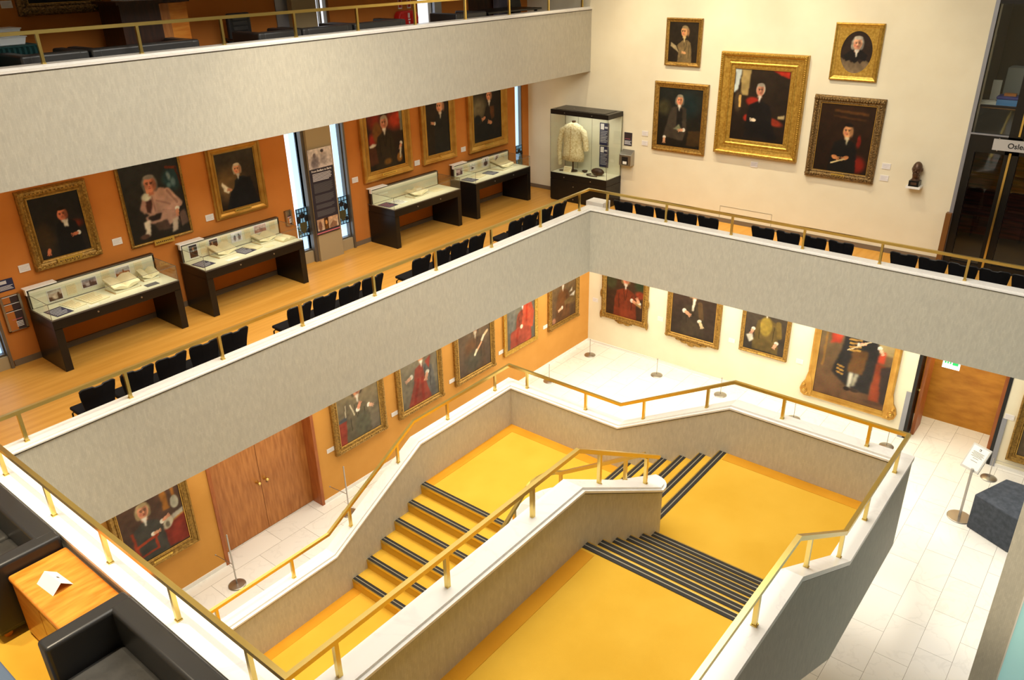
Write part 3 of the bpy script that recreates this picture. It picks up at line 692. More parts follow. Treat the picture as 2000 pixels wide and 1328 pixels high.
def deep(mb, W, H, fw):
    for x0, z0, x1, z1 in ((-W / 2 - .04, -.03, -W / 2 - .001, H + .03), (W / 2 + .001, -.03, W / 2 + .04, H + .03), (-W / 2, -.03, W / 2, -.001), (-W / 2, H + .001, W / 2, H + .03)): mb.box(x0, -.045, z0, x1, -.002, z1, 0)
painting('gilt framed portrait of a white wigged man reading a paper', 'bal', 7.58, 5.10, .96, 1.16, .105, 'cove',
    [('bg', (40, 28, 18), (58, 52, 42)), ('e', .18, .45, .3, .26, (104, 80, 48), 1.0)] + body(.48, .62, .08, (24, 30, 34), 1.9, False) + [('p', [(.22, .28), (.5, .5), (.66, .5), (.78, .0), (.1, .0)], (20, 22, 26)), ('p', [(.06, .46), (.09, .50), (.24, .34), (.18, .28), (.10, .34)], (206, 196, 170))] +
    head(.42, .68, .08, (206, 190, 160), (206, 146, 108), -.6, True, (190, 186, 176)) + hand(.22, .34, .04, SK, 160, False), 'smooth_gilt', (.32, .045, .045, .06), deep)
painting('large gilt framed portrait of a grey haired man before a red drape', 'bal', 11.03, 5.00, 1.34, 1.62, .19, 'cove',
    [('bg', (34, 26, 16), (52, 30, 20)), ('e', .66, .74, .22, .14, (176, 54, 26), .9), ('e', .16, .80, .14, .16, (120, 40, 22), .9), ('e', .10, .48, .08, .10, (150, 40, 28), .8), ('p', [(.70, 1), (.78, 1), (.78, .55), (.72, .55)], (120, 116, 96)),
     ('e', .22, .58, .10, .16, (116, 74, 28), .5)] + body(.37, .66, .085, (44, 34, 20), 2.0) + head(.37, .72, .085, (176, 160, 136), (200, 132, 100), .1) + hand(.70, .30, .04, (210, 150, 116), 250) +
    [('p', [(.02, .40), (.10, .43), (.18, .41), (.15, .37), (.04, .36)], (206, 198, 176)), ('p', [(.0, .36), (.16, .37), (.2, .1), (.02, .08)], (74, 40, 22)), ('e', .66, .12, .06, .07, (150, 96, 34), .5), ('e', .40, .10, .08, .05, (110, 74, 26), .7), ('l', .70, .26, .68, .12, .02, (190, 180, 150))], 'smooth_gilt', (.40, .05, .06, .062))
painting('tall gilt framed portrait of a white haired man in profile with folded arms', 'bal', 12.54, 5.03, 1.04, 1.56, .17, 'cove',
    [('bg', (40, 30, 20), (44, 34, 24)), ('p', [(.24, .62), (.36, .72), (.5, .70), (.60, .5), (.56, 0), (.2, 0), (.2, .45)], (34, 33, 30)), ('p', [(.18, .50), (.30, .54), (.44, .46), (.26, .40)], (30, 29, 27))] +
    head(.36, .80, .09, (176, 172, 162), (206, 146, 108), -1, False, (214, 210, 196)) + hand(.17, .53, .035, (206, 150, 116), 170), 'smooth_gilt', (.02, .06, .06, .062))
painting('gilt framed portrait of a man in brown coat seated beside a grey sky', 'bal', 14.17, 5.00, 1.36, 1.60, .20, 'cove',
    [('bg', (26, 24, 22), (40, 32, 24)), ('e', .14, .62, .2, .2, (110, 100, 76), 1.0), ('p', [(.36, .62), (.55, .68), (.70, .6), (.74, .2), (.3, .2), (.3, .45)], (34, 28, 24)), ('p', [(.48, .62), (.60, .62), (.60, .4), (.50, .36)], (92, 56, 30)),
     ('p', [(.1, .3), (.5, .4), (.6, .1), (.05, .05)], (22, 22, 22)), ('e', .12, .42, .09, .08, (26, 28, 30), .4)] + head(.46, .82, .085, (50, 38, 28), (204, 140, 104), -.5) + hand(.30, .42, .045, SK, 200, False) + hand(.48, .32, .05, SK, 160, False),
    'smooth_gilt', (.30, .03, .09, .06))
# end wall above the balcony
painting('small gilt framed portrait of a man in profile holding papers, hung top near corner', 'end', 8.18, 6.90, .80, .92, .075, 'plain',
    [('bg', (40, 32, 22), (44, 36, 26))] + body(.48, .66, .10, (112, 94, 62), 1.6) + [('p', [(.05, .50), (.22, .40), (.30, .24), (.05, .40)], (160, 142, 104)), ('p', [(.24, .42), (.40, .55), (.44, .3), (.34, .18)], (120, 100, 66))] +
    head(.44, .76, .11, (150, 130, 92), (206, 150, 98), -1, False, (190, 168, 116)) + hand(.46, .24, .05, (200, 150, 100), 170, False), 'gilt', (.3, .012, .03, .05))
painting('gilt framed portrait of a grey wigged man standing by dark trees', 'end', 8.15, 5.13, 1.24, 1.44, .115, 'plain',
    [('bg', (26, 22, 16), (34, 36, 32)), ('e', .10, .66, .12, .12, (66, 62, 40), .9), ('e', .55, .72, .2, .2, (26, 40, 40), .9), ('p', [(.24, .66), (.42, .72), (.54, .66), (.56, .3), (.50, .12), (.10, .16), (.18, .4)], (62, 54, 44)),
     ('p', [(.36, .66), (.46, .66), (.48, .36), (.36, .34)], (30, 28, 26)), ('p', [(.30, .30), (.42, .40), (.46, .3)], (120, 124, 96)), ('p', [(.60, .3), (.84, .32), (.84, .05), (.58, .04)], (60, 44, 24))] +
    head(.40, .80, .075, (150, 140, 118), (206, 140, 100), .1, True, (206, 204, 190)) + hand(.46, .30, .04, (204, 150, 112), 190) + hand(.14, .10, .04, (204, 150, 112), 270), 'gilt', (.20, .035, .03, .055))
painting('largest heavily carved gilt frame with a seated man in black and red chair', 'end', 6.43, 5.26, 1.74, 1.98, .31, 'broad',
    [('bg', (30, 22, 16), (44, 34, 24)), ('p', [(0, 1), (.10, 1), (.06, .7), (0, .66)], (186, 196, 190)), ('p', [(.10, 1), (.24, 1), (.22, .64), (.10, .64)], (158, 136, 84)), ('p', [(.56, 1), (.81, 1), (.81, .90), (.66, .95)], (176, 46, 28)),
     ('e', .30, .56, .10, .06, (150, 40, 26), .5), ('e', .08, .55, .06, .14, (70, 56, 40), .5), ('l', .1, .62, .11, .48, .02, (200, 160, 90)), ('e', .24, .32, .06, .05, (160, 44, 30), .5), ('e', .62, .30, .16, .05, (130, 44, 26), .5, -15), ('e', .36, .12, .12, .06, (150, 40, 26), .5), ('e', .56, .14, .05, .08, (150, 40, 26), .5)] +
    body(.42, .64, .075, (24, 21, 20), 2.2, False) + [('p', [(.28, .3), (.60, .3), (.72, .06), (.60, .02), (.5, .1), (.3, .12)], (20, 18, 18))] + head(.40, .72, .07, (186, 176, 156), (206, 140, 108), .1) + hand(.34, .30, .035, (220, 200, 170), 180, False) +
    [('p', [(.70, .38), (.8, .40), (.8, .34), (.70, .34)], (190, 170, 120))], 'bright_gilt')
painting('gilt framed oval portrait of a white haired man with unfinished lower part', 'end', 4.74, 6.85, .84, .98, .085, 'plain',
    [('bg', (140, 118, 88), (40, 30, 22)), ('p', [(.0, .30), (.10, .38), (.16, .33), (.24, .40), (.32, .28), (.44, .34), (.52, .26), (.6, .36), (.7, .30), (.84, .4), (.84, 1), (0, 1)], (44, 32, 24)), ('p', [(.14, .42), (.30, .56), (.50, .56), (.66, .44), (.62, .32), (.5, .36), (.4, .26), (.3, .34), (.2, .3)], (26, 22, 20))] +
    head(.41, .68, .12, (188, 178, 158), (214, 156, 120), .1, True, (220, 212, 194)), 'bright_gilt', oval=True)
painting('dull gilt framed portrait of a dark haired man holding a letter, brown panelling', 'end', 4.72, 5.04, 1.28, 1.53, .145, 'carved',
    [('bg', (34, 22, 14), (46, 28, 14)), ('p', [(.2, .93), (.7, .9), (.7, .86), (.2, .89)], (84, 52, 22)), ('p', [(.2, .84), (.68, .81), (.68, .78), (.2, .81)], (70, 42, 18)), ('e', .62, .48, .03, .09, (120, 30, 18), .6), ('e', .64, .14, .12, .12, (110, 28, 18), .6)] +
    body(.42, .58, .08, (22, 20, 18), 2.1, False) + head(.44, .62, .085, (28, 20, 14), (212, 150, 98), -.4, False, (200, 186, 150)) + hand(.30, .22, .045, (196, 130, 80), 340, False) + hand(.46, .22, .045, (196, 130, 80), 200, False) + [('l', .26, .13, .44, .20, .012, (200, 180, 130))], 'dull_gilt', (.26, .06, .05, .07))
# hall orange wall
hall = [
 ('gilt framed portrait of a seated man in black touching a skull, beside a marble bust', 4.06, .80, 1.22, 1.50, .13, 'cove', 'gilt',
  [('bg', (56, 44, 40), (70, 48, 34)), ('p', [(.52, 1), (.60, 1), (.62, .55), (.54, .55)], (140, 90, 36)), ('p', [(.66, 1), (.70, 1), (.72, .6), (.68, .6)], (150, 96, 40)), ('e', .69, .60, .055, .09, (170, 164, 144), .25), ('p', [(.62, .44), (.78, .48), (.77, .40), (.62, .36)], (176, 170, 152)), ('p', [(.60, .36), (.80, .42), (.80, .38), (.60, .32)], (176, 124, 60)),
   ('p', [(.46, .30), (.80, .40), (.80, .02), (.48, .02)], (124, 44, 30))] + body(.30, .62, .085, (62, 60, 54), 2.0, False) + head(.30, .68, .085, (196, 172, 122), (214, 146, 110), .2, True) +
   [('e', .56, .36, .06, .09, (196, 186, 160), .3, -30), ('e', .55, .34, .03, .04, (120, 110, 90), .5), ('p', [(.10, .46), (.13, .46), (.17, .02), (.12, .02)], (140, 52, 28)), ('l', .14, .24, .40, .28, .022, (150, 58, 30)), ('l', .38, .28, .38, .10, .018, (140, 52, 28)), ('l', .16, .08, .38, .10, .016, (140, 52, 28))] + hand(.40, .32, .035, (214, 156, 120), 0) + hand(.54, .44, .04, (214, 150, 116), 20)),
 ('gilt framed portrait of a man in grey robe with lace by a red table', 8.10, .85, 1.26, 1.55, .14, 'ornate', 'gilt',
  [('bg', (84, 78, 68), (112, 98, 70)), ('p', [(.0, .36), (.24, .38), (.28, .0), (0, 0)], (140, 56, 40)), ('p', [(0, .4), (.2, .44), (.22, .36), (0, .36)], (80, 84, 90))] + body(.36, .66, .09, (92, 84, 66), 2.1) + [('e', .22, .52, .09, .16, (104, 94, 74), .3), ('l', .15, .6, .14, .42, .012, (190, 178, 150)), ('l', .24, .58, .30, .40, .012, (190, 178, 150)), ('e', .44, .18, .14, .2, (84, 82, 66), .4)] + head(.38, .78, .09, (120, 100, 76), SK, .2, True, (222, 214, 196)) + hand(.40, .50, .045, (206, 140, 110), 60) + hand(.62, .42, .04, (206, 160, 130), 330)),
 ('gilt framed portrait of a man in long red gown with dark cloak', 9.69, .85, 1.27, 1.55, .13, 'carved', 'gilt',
  [('bg', (84, 78, 66), (104, 96, 78))] + body(.48, .70, .09, (90, 88, 84), 2.2) + [('p', [(.30, .60), (.46, .66), (.50, .40), (.62, .0), (.12, .0), (.26, .36)], (132, 58, 42)), ('p', [(.52, .66), (.64, .72), (.60, .5)], (146, 62, 46)), ('l', .36, .4, .26, .05, .03, (128, 40, 26)), ('l', .44, .4, .44, .05, .03, (134, 44, 28))] + head(.44, .80, .09, (150, 130, 100), SK, -.2, True, (222, 214, 196)) + hand(.16, .48, .05, (206, 160, 130), 200) + hand(.54, .40, .05, (206, 150, 120), 250)),
 ('gilt framed portrait of a man in brown robe pointing with bare forearm', 11.34, .86, 1.28, 1.55, .13, 'carved', 'gilt',
  [('bg', (72, 58, 46), (86, 70, 52))] + body(.42, .70, .09, (82, 62, 44), 2.2) + [('e', .3, .42, .14, .18, (96, 66, 40), .7), ('e', .36, .2, .2, .18, (76, 70, 56), .8)] + head(.42, .80, .09, (110, 90, 66), SK, .3, True, (186, 176, 154)) + [('l', .62, .56, .72, .62, .025, (216, 180, 140)), ('l', .58, .50, .62, .56, .03, (206, 196, 168)), ('l', .44, .34, .56, .46, .022, (214, 160, 120)), ('l', .40, .30, .44, .36, .028, (206, 196, 168))]),
 ('gilt framed portrait of a man in bright red robe, hung past the arm-pointing sitter', 12.93, .90, 1.23, 1.52, .11, 'plain', 'bright_gilt',
  [('bg', (74, 70, 62), (96, 92, 80)), ('p', [(.06, .8), (.26, .8), (.2, .3), (.06, .3)], (110, 108, 100))] + body(.46, .74, .09, (128, 60, 40), 2.0) + [('p', [(.46, .72), (.66, .78), (.76, .5), (.72, .22), (.5, .30), (.40, .34)], (178, 76, 50)), ('p', [(.10, .30), (.4, .36), (.66, .24), (.66, 0), (.08, 0)], (156, 68, 48)), ('l', .56, .7, .54, .4, .03, (168, 52, 28)), ('l', .3, .3, .26, .04, .03, (150, 50, 30)), ('e', .4, .33, .04, .04, (220, 206, 180), .4)] + head(.44, .84, .09, (150, 140, 120), SK, .1, True, (206, 206, 206))),
 ('gilt framed portrait of a man in brown coat writing at a desk, corner of hall', 14.59, .90, 1.23, 1.52, .12, 'carved', 'gilt',
  [('bg', (66, 48, 34), (96, 78, 52))] + body(.36, .70, .09, (92, 60, 34), 2.0) + [('e', .32, .42, .14, .2, (104, 66, 36), .6), ('p', [(.40, .36), (.80, .44), (.80, .26), (.42, .28)], (104, 82, 50)), ('p', [(.56, .50), (.66, .58), (.66, .5)], (190, 180, 160)), ('p', [(.58, .42), (.76, .48), (.72, .38)], (206, 200, 186)), ('e', .08, .06, .05, .06, (160, 110, 84), .5)] + head(.36, .80, .09, (120, 90, 60), SK, .1, True, (214, 206, 190)) + hand(.28, .24, .045, (216, 176, 140), 200))]
for lb, c, z, W, H, fw, sty, gd, ops in hall:
    ops = [('bg', tuple(v * 1.18 for v in ops[0][1]), tuple(v * 1.18 for v in ops[0][2]))] + ops[1:]  # backgrounds lightened to paint in the glare on the hall portraits
    painting(lb, 'hall', c, z, W, H, fw, sty, ops, gd, (.3, .03, .05, .06) if c < 5 else None)
# end wall of the hall
def pendant(mb, W, H, fw):
    for x, z, a, b in ((0, -.07, .10, .05), (-.17, -.04, .11, .04), (.17, -.04, .11, .04), (-.33, -.012, .08, .03), (.33, -.012, .08, .03), (0, -.03, .3, .04)): mb.ell((x, -.045, z), (a, .03, b), 10, 6, 0)
def swept(mb, W, H, fw):
    for x, z, a, b in ((0, -.02, .26, .035), (-.10, -.045, .09, .03), (.10, -.045, .09, .03)): mb.ell((x, -.045, z), (a, .03, b), 10, 6, 0)
    for s_ in (-1, 1):
        for z in (.06, .62, 1.2): mb.ell((s_ * (W / 2 + .01), -.045, z), (.035, .03, .11), 8, 6, 0)
def feet(mb, W, H, fw):
    for s_ in (-1, 1):
        o = s_ * W / 2
        prof = [(o - s_ * .12, .0), (o + s_ * .02, -.01), (o + s_ * .10, .04), (o + s_ * .13, .14), (o + s_ * .10, .26), (o + s_ * .04, .36), (o + s_ * .01, .52), (o - s_ * .02, .62), (o - s_ * .12, .3)]
        if s_ < 0: prof = prof[::-1]
        mb.prism(prof, 'y', -.062, -.004, 0)
        for (dx, dz), r in (((.03, .12), .07), ((.05, .24), .045), ((-.03, .05), .04)): mb.ell((o + s_ * dx, -.065, dz), (r, .022, r), 10, 6, 0); mb.ell((o + s_ * dx, -.082, dz), (r * .5, .02, r * .5), 8, 5, 1)
painting('swept gilt framed portrait of a man in red brown robe with lace cuffs', 'end', 9.29, .82, 1.29, 1.53, .13, 'ornate',
    [('bg', (54, 34, 22), (66, 46, 30)), ('e', .10, .70, .12, .18, (60, 58, 36), .5), ('e', .74, .74, .12, .16, (44, 54, 32), .8), ('e', .74, .52, .1, .08, (120, 48, 28), .6)] + body(.42, .68, .09, (112, 48, 26), 2.3) + head(.42, .78, .09, (170, 140, 90), (214, 140, 106), .1, True) + hand(.62, .36, .05, (214, 150, 116), 340) + hand(.70, .40, .05, (214, 150, 116), 120) + [('p', [(.62, .36), (.78, .32), (.78, .26), (.66, .30)], (150, 116, 70))], 'gilt', None, swept)
painting('gilt framed portrait of man in dark gown with long white bands, shell carving', 'end', 7.45, .80, 1.36, 1.55, .13, 'carved',
    [('bg', (50, 40, 32), (60, 44, 34))] + body(.42, .72, .085, (58, 48, 36), 2.2) + head(.42, .84, .09, (170, 144, 100), SK, .1, True, None) + [('p', [(.40, .74), (.46, .74), (.42, .50), (.38, .50)], (222, 214, 190)), ('l', .54, .66, .58, .40, .05, (84, 64, 40))] + hand(.30, .44, .055, (216, 160, 124), 330) + hand(.58, .28, .05, (204, 180, 140), 300), 'gilt', None, pendant)
painting('plain gilt framed portrait of a man in olive coat holding a letter', 'end', 5.74, .96, 1.09, 1.40, .085, 'plain',
    [('bg', (56, 48, 40), (70, 60, 48))] + body(.40, .74, .09, (92, 76, 40), 2.1) + [('e', .38, .50, .11, .18, (140, 118, 50), .3), ('l', .60, .6, .64, .36, .05, (112, 92, 44)), ('p', [(.04, .26), (.14, .32), (.18, .20), (.10, .12)], (206, 202, 186))] + head(.38, .86, .085, (110, 80, 56), (214, 140, 110), .1, False) + hand(.14, .36, .045, (214, 156, 126), 250) + hand(.58, .18, .045, (214, 156, 126), 250), 'gilt', (.17, .03, .028, .055))
painting('huge full length portrait of a man in black and gold robes, flared gilt frame', 'end', 3.83, .34, 1.72, 2.50, .14, 'plain',
    [('bg', (96, 68, 46), (110, 98, 70)), ('p', [(.42, 1), (.66, 1), (.66, .55), (.5, .55)], (150, 132, 92)), ('p', [(.06, .95), (.16, 1), (.22, .72), (.18, .56), (.10, .54)], (176, 64, 44)), ('l', .06, .95, .05, .3, .012, (130, 96, 50)),
     ('p', [(.24, .86), (.46, .88), (.54, .5), (.50, .12), (.30, .14), (.14, .26), (.2, .5)], (38, 36, 36)), ('p', [(.30, .54), (.44, .54), (.42, .30), (.28, .30)], (92, 64, 36)),
     ('p', [(.52, .46), (.60, .44), (.60, .06), (.50, .04)], (130, 60, 36)), ('p', [(.56, .42), (.66, .46), (.66, .06), (.6, .06)], (54, 44, 40)), ('p', [(.53, .56), (.58, .58), (.58, .46), (.52, .46)], (190, 70, 44)), ('e', .54, .05, .1, .02, (84, 60, 44), .7),
     ('p', [(.29, .30), (.34, .30), (.33, .14), (.30, .14)], (196, 192, 172)), ('p', [(.35, .30), (.39, .30), (.36, .16), (.33, .16)], (150, 146, 126)), ('e', .30, .12, .03, .022, (40, 32, 28), .3), ('e', .37, .12, .045, .014, (50, 40, 34), .4)] +
    [('l', .26 + .004 * k, .66 - .035 * k, .36, .67 - .035 * k, .010, (160, 122, 60)) for k in range(5)] + [('l', .19 + .004 * k, .34 - .035 * k, .24, .33 - .035 * k, .009, (160, 122, 60)) for k in range(3)] +
    head(.40, .88, .05, (150, 130, 100), SK, .1, True) + hand(.37, .60, .025, (216, 160, 130), 20) + hand(.54, .58, .025, (216, 170, 140), 300) + [('l', .26, .52, .47, .66, .006, (200, 180, 140))], 'smooth_gilt', None, feet)
painting('gilt framed dark landscape like portrait by the doorway, cut by the picture edge', 'end', .15, .25, 1.38, 1.75, .15, 'cove',
    [('bg', (84, 70, 52), (50, 44, 40)), ('e', .3, .25, .3, .2, (110, 92, 66), .9)] + body(.42, .66, .09, (44, 40, 38), 2.2) + head(.42, .78, .09, (120, 110, 90), SK, .1, True) + hand(.5, .34, .05), 'gilt')
painting('ornate gilt framed dark picture on the upper balcony wall', 'bal', 5.36, 8.43, 1.12, 1.5, .15, 'ornate', [('bg', (18, 17, 18), (22, 21, 22))] + body(.42, .6, .09, (26, 24, 24), 2.0) + head(.42, .7, .085), 'dull_gilt')

# caption cards beside the pictures
def card(label, wall, c, z, w=.15, h=.105, group=None):
    pl, side = WALLS[wall]
    t_ = MB().box(-w / 2, -.012, 0, w / 2, -.001, h, 0)
    for k in range(4): t_.box(-w * .4, -.0125, h * (.72 - .17 * k), w * (.4 - .12 * (k % 3)), -.012, h * (.79 - .17 * k), 1)
    o = t_.build('caption_card', ['label_white', 'light_ink'])
    o.location = (pl, c, z) if side else (c, pl, z); o.rotation_euler = (0, 0, R(-90) if side else 0)
    return tag(o, label, 'label', group)
for c, z, lb in ((3.99, 5.10, 'dark haired man in black coat'), (5.36, 5.12, 'seated man in pink'), (6.96, 5.10, 'wigged man reading'), (10.16, 5.06, 'man before the red drape'), (11.88, 5.06, 'white haired man in profile'), (13.34, 5.08, 'man in brown coat under the balcony')):
    card('white caption card left of the portrait of the ' + lb, 'bal', c, z)
for c, z, lb in ((8.975, 5.385, 'upper white caption card left of the standing wigged man'), (8.97, 5.175, 'lower white caption card left of the standing wigged man'), (6.415, 5.04, 'white caption card under the largest carved frame'),
                 (3.90, 5.345, 'upper white caption card right of the man with a letter'), (3.90, 5.125, 'lower white caption card right of the man with a letter')):
    card(lb, 'end', c, z)
for c, z, lb in ((7.385, .99, 'grey robed man with lace'), (8.975, .99, 'man in long red gown'), (10.62, 1.00, 'man pointing with bare forearm'), (12.23, 1.02, 'man in bright red robe'), (13.88, 1.03, 'man writing at a desk')):
    card('white caption card left of the portrait of the ' + lb, 'hall', c, z, .16, .085)
for c, z, lb in ((10.15, 1.13, 'lace cuffed man in red brown robe'), (8.30, 1.10, 'man with long white bands'), (6.48, 1.05, 'man in olive coat'), (4.92, 1.0, 'huge full length portrait')):
    card('pale caption card left of the ' + lb, 'end', c, z)
card('pale caption card right of the hall doorway', 'end', .96, 1.05, .16, .11)
card('white caption card left of the dark picture on the upper wall', 'bal', 4.69, 8.54, .14, .09)

# ------------------------------------------------------------------ desk cases on the balcony
def desk_case(label, cx):
    o = (cx, 11.80, A_); t_ = thing('display_table', label, 'display case', o, 0, 'desk cases along the orange wall')
    L = .965; y0, y1 = -.385, .385
    for s_ in (-1, 1):
        MB().box(s_ * L, y0, 0, s_ * (L - .11), y1, .66).build('leg', 'black_lacquer', t_, bevel=.004)
    ap = MB().box(-L, y0, .645, L, y1 - .02, .785).build('apron', 'black_lacquer', t_, bevel=.004)
    for x in (-.33, .33): MB().tube([(x, y0 + .002, .725), (x, y0 - .012, .725)], .013, 12).build('lock', 'steel', ap)
    MB().box(-L, y0, .785, L, y1, .797, 1).box(-L + .012, y0 + .012, .797, L - .012, y1 - .11, .802).build('deck', ['case_lining', 'frame_strip'], t_)
    bb = MB().box(-L, y1 - .12, .797, L, y1 - .04, 1.10, 0).box(-L + .03, y1 - .124, .81, L - .03, y1 - .12, 1.075, 1).box(-L, y1 - .125, 1.085, L, y1 - .12, 1.10, 2).box(-L, y1 - .125, .8, -L + .014, y1 - .12, 1.1, 2)
    bb.build('backboard', ['black_lacquer', 'case_lining', 'frame_strip'], t_)
    g0, g1, gt = y0 + .008, y1 - .125, 1.035
    x0, x1 = -L + .008, L - .008
    gl = MB().box(x0, g0, .8, x1, g0 + .006, gt).box(x0, g0, gt, x1, g1, gt + .006).box(x0, g0 + .006, .8, x0 + .006, g1, gt).box(x1 - .006, g0 + .006, .8, x1, g1, gt)
    gg = gl.build('glass_cover', 'glass', t_)
    ed = MB()
    for a, b in (((x0, g0, gt), (x1, g0, gt)), ((x0, g0, .8), (x0, g0, gt)), ((x1, g0, .8), (x1, g0, gt)), ((x0, g0, gt), (x0, g1, gt)), ((x1, g0, gt), (x1, g1, gt)), ((x0, g0, .80), (x1, g0, .80))):
        ed.tube([a, b], .0035, 5)
    ed.build('glass_edge', 'frame_strip', gg)
    MB().box(-L - .02, y1 - .16, 1.103, -L + .42, y1 - .02, 1.118).box(-L - .02, y1 - .16, 1.03, -L - .006, y1 - .10, 1.103).build('title_strip', 'white_paint', t_)
    area('case_light', (cx, 11.62, A_ + 1.03), 1.7, .03, 1.3, (1, .93, .76))
    return t_
desk_case('black desk case with four open papers, nearest the balcony end window', 4.835)
desk_case('black desk case beneath the pink suited portrait and the wigged reader', 7.225)
desk_case('black desk case with one open book and an empty white backboard', 11.365)
desk_case('black desk case nearest the balcony corner, below the brown coat portrait', 13.785)
ZD = A_ + .803; YB = 11.80 + .385 - .126
def flat(name, label, cat, x, y, w, d, m, rz_=0, h=.004, tilt=0, lines=None, z=ZD, group=None):
    b = MB().box(-w / 2, -d / 2, 0, w / 2, d / 2, h, 0)
    if lines:
        for k in range(6): b.box(-w * .42, d * (.36 - .14 * k), h, w * (.42 - .1 * (k % 3)), d * (.36 - .14 * k) - d * .04, h + .0006, 1)
    o = b.build(name, [m, lines or 'ink']); o.location = (x, y, z); o.rotation_euler = (R(tilt), 0, R(rz_))
    return tag(o, label, cat, group)
def upright(name, label, cat, x, zb, w, h, ops, group=None):
    t_ = thing(name, label, cat, (x, YB, zb), 0, group)
    if ops == 'text':
        b = MB().box(-w / 2, -.004, 0, w / 2, 0, h, 0)
        for k in range(8): b.box(-w * .4, -.0045, h * (.86 - .1 * k), w * (.4 - .15 * (k % 3 == 2)), -.004, h * (.86 - .1 * k) + h * .02, 1)
        b.build('sheet', ['cream_paper', 'page_edge'], t_)
    else:
        MB().box(-w / 2 - .012, -.004, -.012, w / 2 + .012, 0, h + .012).build('mount', 'label_white', t_)
        canvas_obj('print', w, h, ops, t_, (0, -.006, 0), 36)
    return t_
def open_book(label, x, y, w, d, rz_=0, lift=.07, flatb=False):
    t_ = thing('open_book', label, 'book', (x, y, ZD), R(rz_))
    h = .02
    if not flatb:   # grey wedge cradle
        MB().prism([(-d / 2, 0), (d / 2, 0), (d / 2, lift), (-d / 2, lift * .25)], 'x', -w * .46, w * .46).build('cradle', 'case_lining', t_)
    z0 = lambda yy: (0 if flatb else lift * (.25 + .75 * (yy + d / 2) / d))
    for s_ in (-1, 1):
        vs, fs = [], []
        for i in range(7):
            u = i / 6; xx = s_ * w / 2 * u
            zt_ = .012 + .028 * math.sin(math.pi * min(1, u * 1.15)) + (.05 * u if not flatb else .004)
            for yy in (-d / 2, d / 2): vs += [(xx, yy, z0(yy) + zt_ + .012), (xx, yy, z0(yy) + (.05 * u if not flatb else 0) + .001)]
        for i in range(6):
            a = 4 * i; b_ = a + 4
            fs += [(a, a + 2, b_ + 2, b_), (a + 1, b_ + 1, b_ + 3, a + 3), (a, b_, b_ + 1, a + 1), (a + 2, a + 3, b_ + 3, b_ + 2)]
        fs.append((24, 26, 27, 25))
        MB().add(vs, fs, 0, False).build('page_block', ['cream_paper'], t_)
    MB().box(-w / 2 - .004, -d / 2 - .004, -.0 + (lift * .0), w / 2 + .004, d / 2 + .004, .003).build('cover', 'page_edge', t_)
    return t_
LAND = lambda c1, c2, c3: [('bg', c1, c1), ('p', [(0, 0), (2, 0), (2, .35), (1.1, .5), (.7, .3), (0, .42)], c2), ('e', .6, .3, .25, .2, c3, .8), ('e', .9, .45, .1, .3, c2, .5)]
PORT = lambda bg, coat: [('bg', bg, bg)] + body(.33, .6, .12, coat, 1.6, False) + head(.33, .72, .12)
FIG = [('bg', (214, 214, 220), (222, 222, 228)), ('e', .4, .4, .16, .3, (120, 120, 128), .6), ('e', .42, .62, .07, .09, (90, 88, 96), .5), ('e', 1.0, .4, .18, .28, (104, 104, 112), .6), ('e', .92, .72, .08, .1, (60, 58, 66), .5)]
SEP = LAND((164, 150, 140), (92, 70, 62), (140, 120, 112))
upright('photo_print', 'sepia harbour print at the window end of the first case', 'print', 4.23, ZD + .035, .19, .16, LAND((176, 162, 148), (84, 64, 52), (206, 188, 168)))
upright('caption_sheet', 'cream text sheet between the harbour print and the dark crowd print', 'caption', 4.47, ZD + .04, .14, .17, 'text')
upright('photo_print', 'dark crowd print standing in the middle of the first case', 'print', 4.74, ZD + .085, .21, .13, LAND((140, 132, 140), (64, 54, 62), (190, 180, 184)))
upright('caption_sheet', 'cream text sheet behind the large open book of the first case', 'caption', 5.0, ZD + .10, .13, .16, 'text')
upright('photo_print', 'brown hillside print behind the large open book', 'print', 5.26, ZD + .095, .22, .135, LAND((180, 172, 172), (140, 82, 50), (168, 120, 84)))
upright('caption_sheet', 'cream text sheet behind the small open book of the first case', 'caption', 5.52, ZD + .085, .13, .16, 'text')
flat('text_panel', 'navy text panel lying at the window end of the first case', 'panel', 4.08, 11.67, .25, .34, 'navy', 8, lines='light_ink')
flat('document', 'yellowed letter beside the navy panel in the first case', 'document', 4.33, 11.78, .20, .36, 'cream_paper', 10, .008, 0, 'page_edge')
flat('document', 'yellowed folded document before the dark crowd print', 'document', 4.62, 11.79, .30, .42, 'cream_paper', 8, .012, 0, 'page_edge')
flat('caption_sheet', 'small white caption below the folded document', 'caption', 4.50, 11.49, .14, .07, 'paper', 0)
open_book('large open book on a grey wedge in the first case', 5.10, 11.80, .42, .30, 2, .10)
open_book('small open book on a wedge at the far end of the first case', 5.56, 11.88, .26, .22, -4, .07)
flat('photo_print', 'flat grey print before the small open book', 'print', 5.44, 11.58, .20, .12, 'ink', 0)
upright('portrait_print', 'small dark portrait print of a seated figure in the second case', 'print', 6.47, ZD + .04, .14, .21, PORT((48, 36, 32), (60, 40, 30)))
upright('caption_sheet', 'cream text sheet between the two portrait prints', 'caption', 6.66, ZD + .05, .12, .2, 'text')
upright('portrait_print', 'small red robed portrait print in the second case', 'print', 6.85, ZD + .075, .15, .17, PORT((64, 36, 30), (130, 44, 34)))
upright('caption_sheet', 'cream text sheet right beside the red robed portrait print', 'caption', 7.06, ZD + .08, .13, .17, 'text')
upright('photo_print', 'grey drawing of two figures standing in the second case', 'print', 7.30, ZD + .095, .20, .15, FIG)
upright('caption_sheet', 'cream text sheet between the figure drawing and the pink engraving', 'caption', 7.52, ZD + .08, .12, .18, 'text')
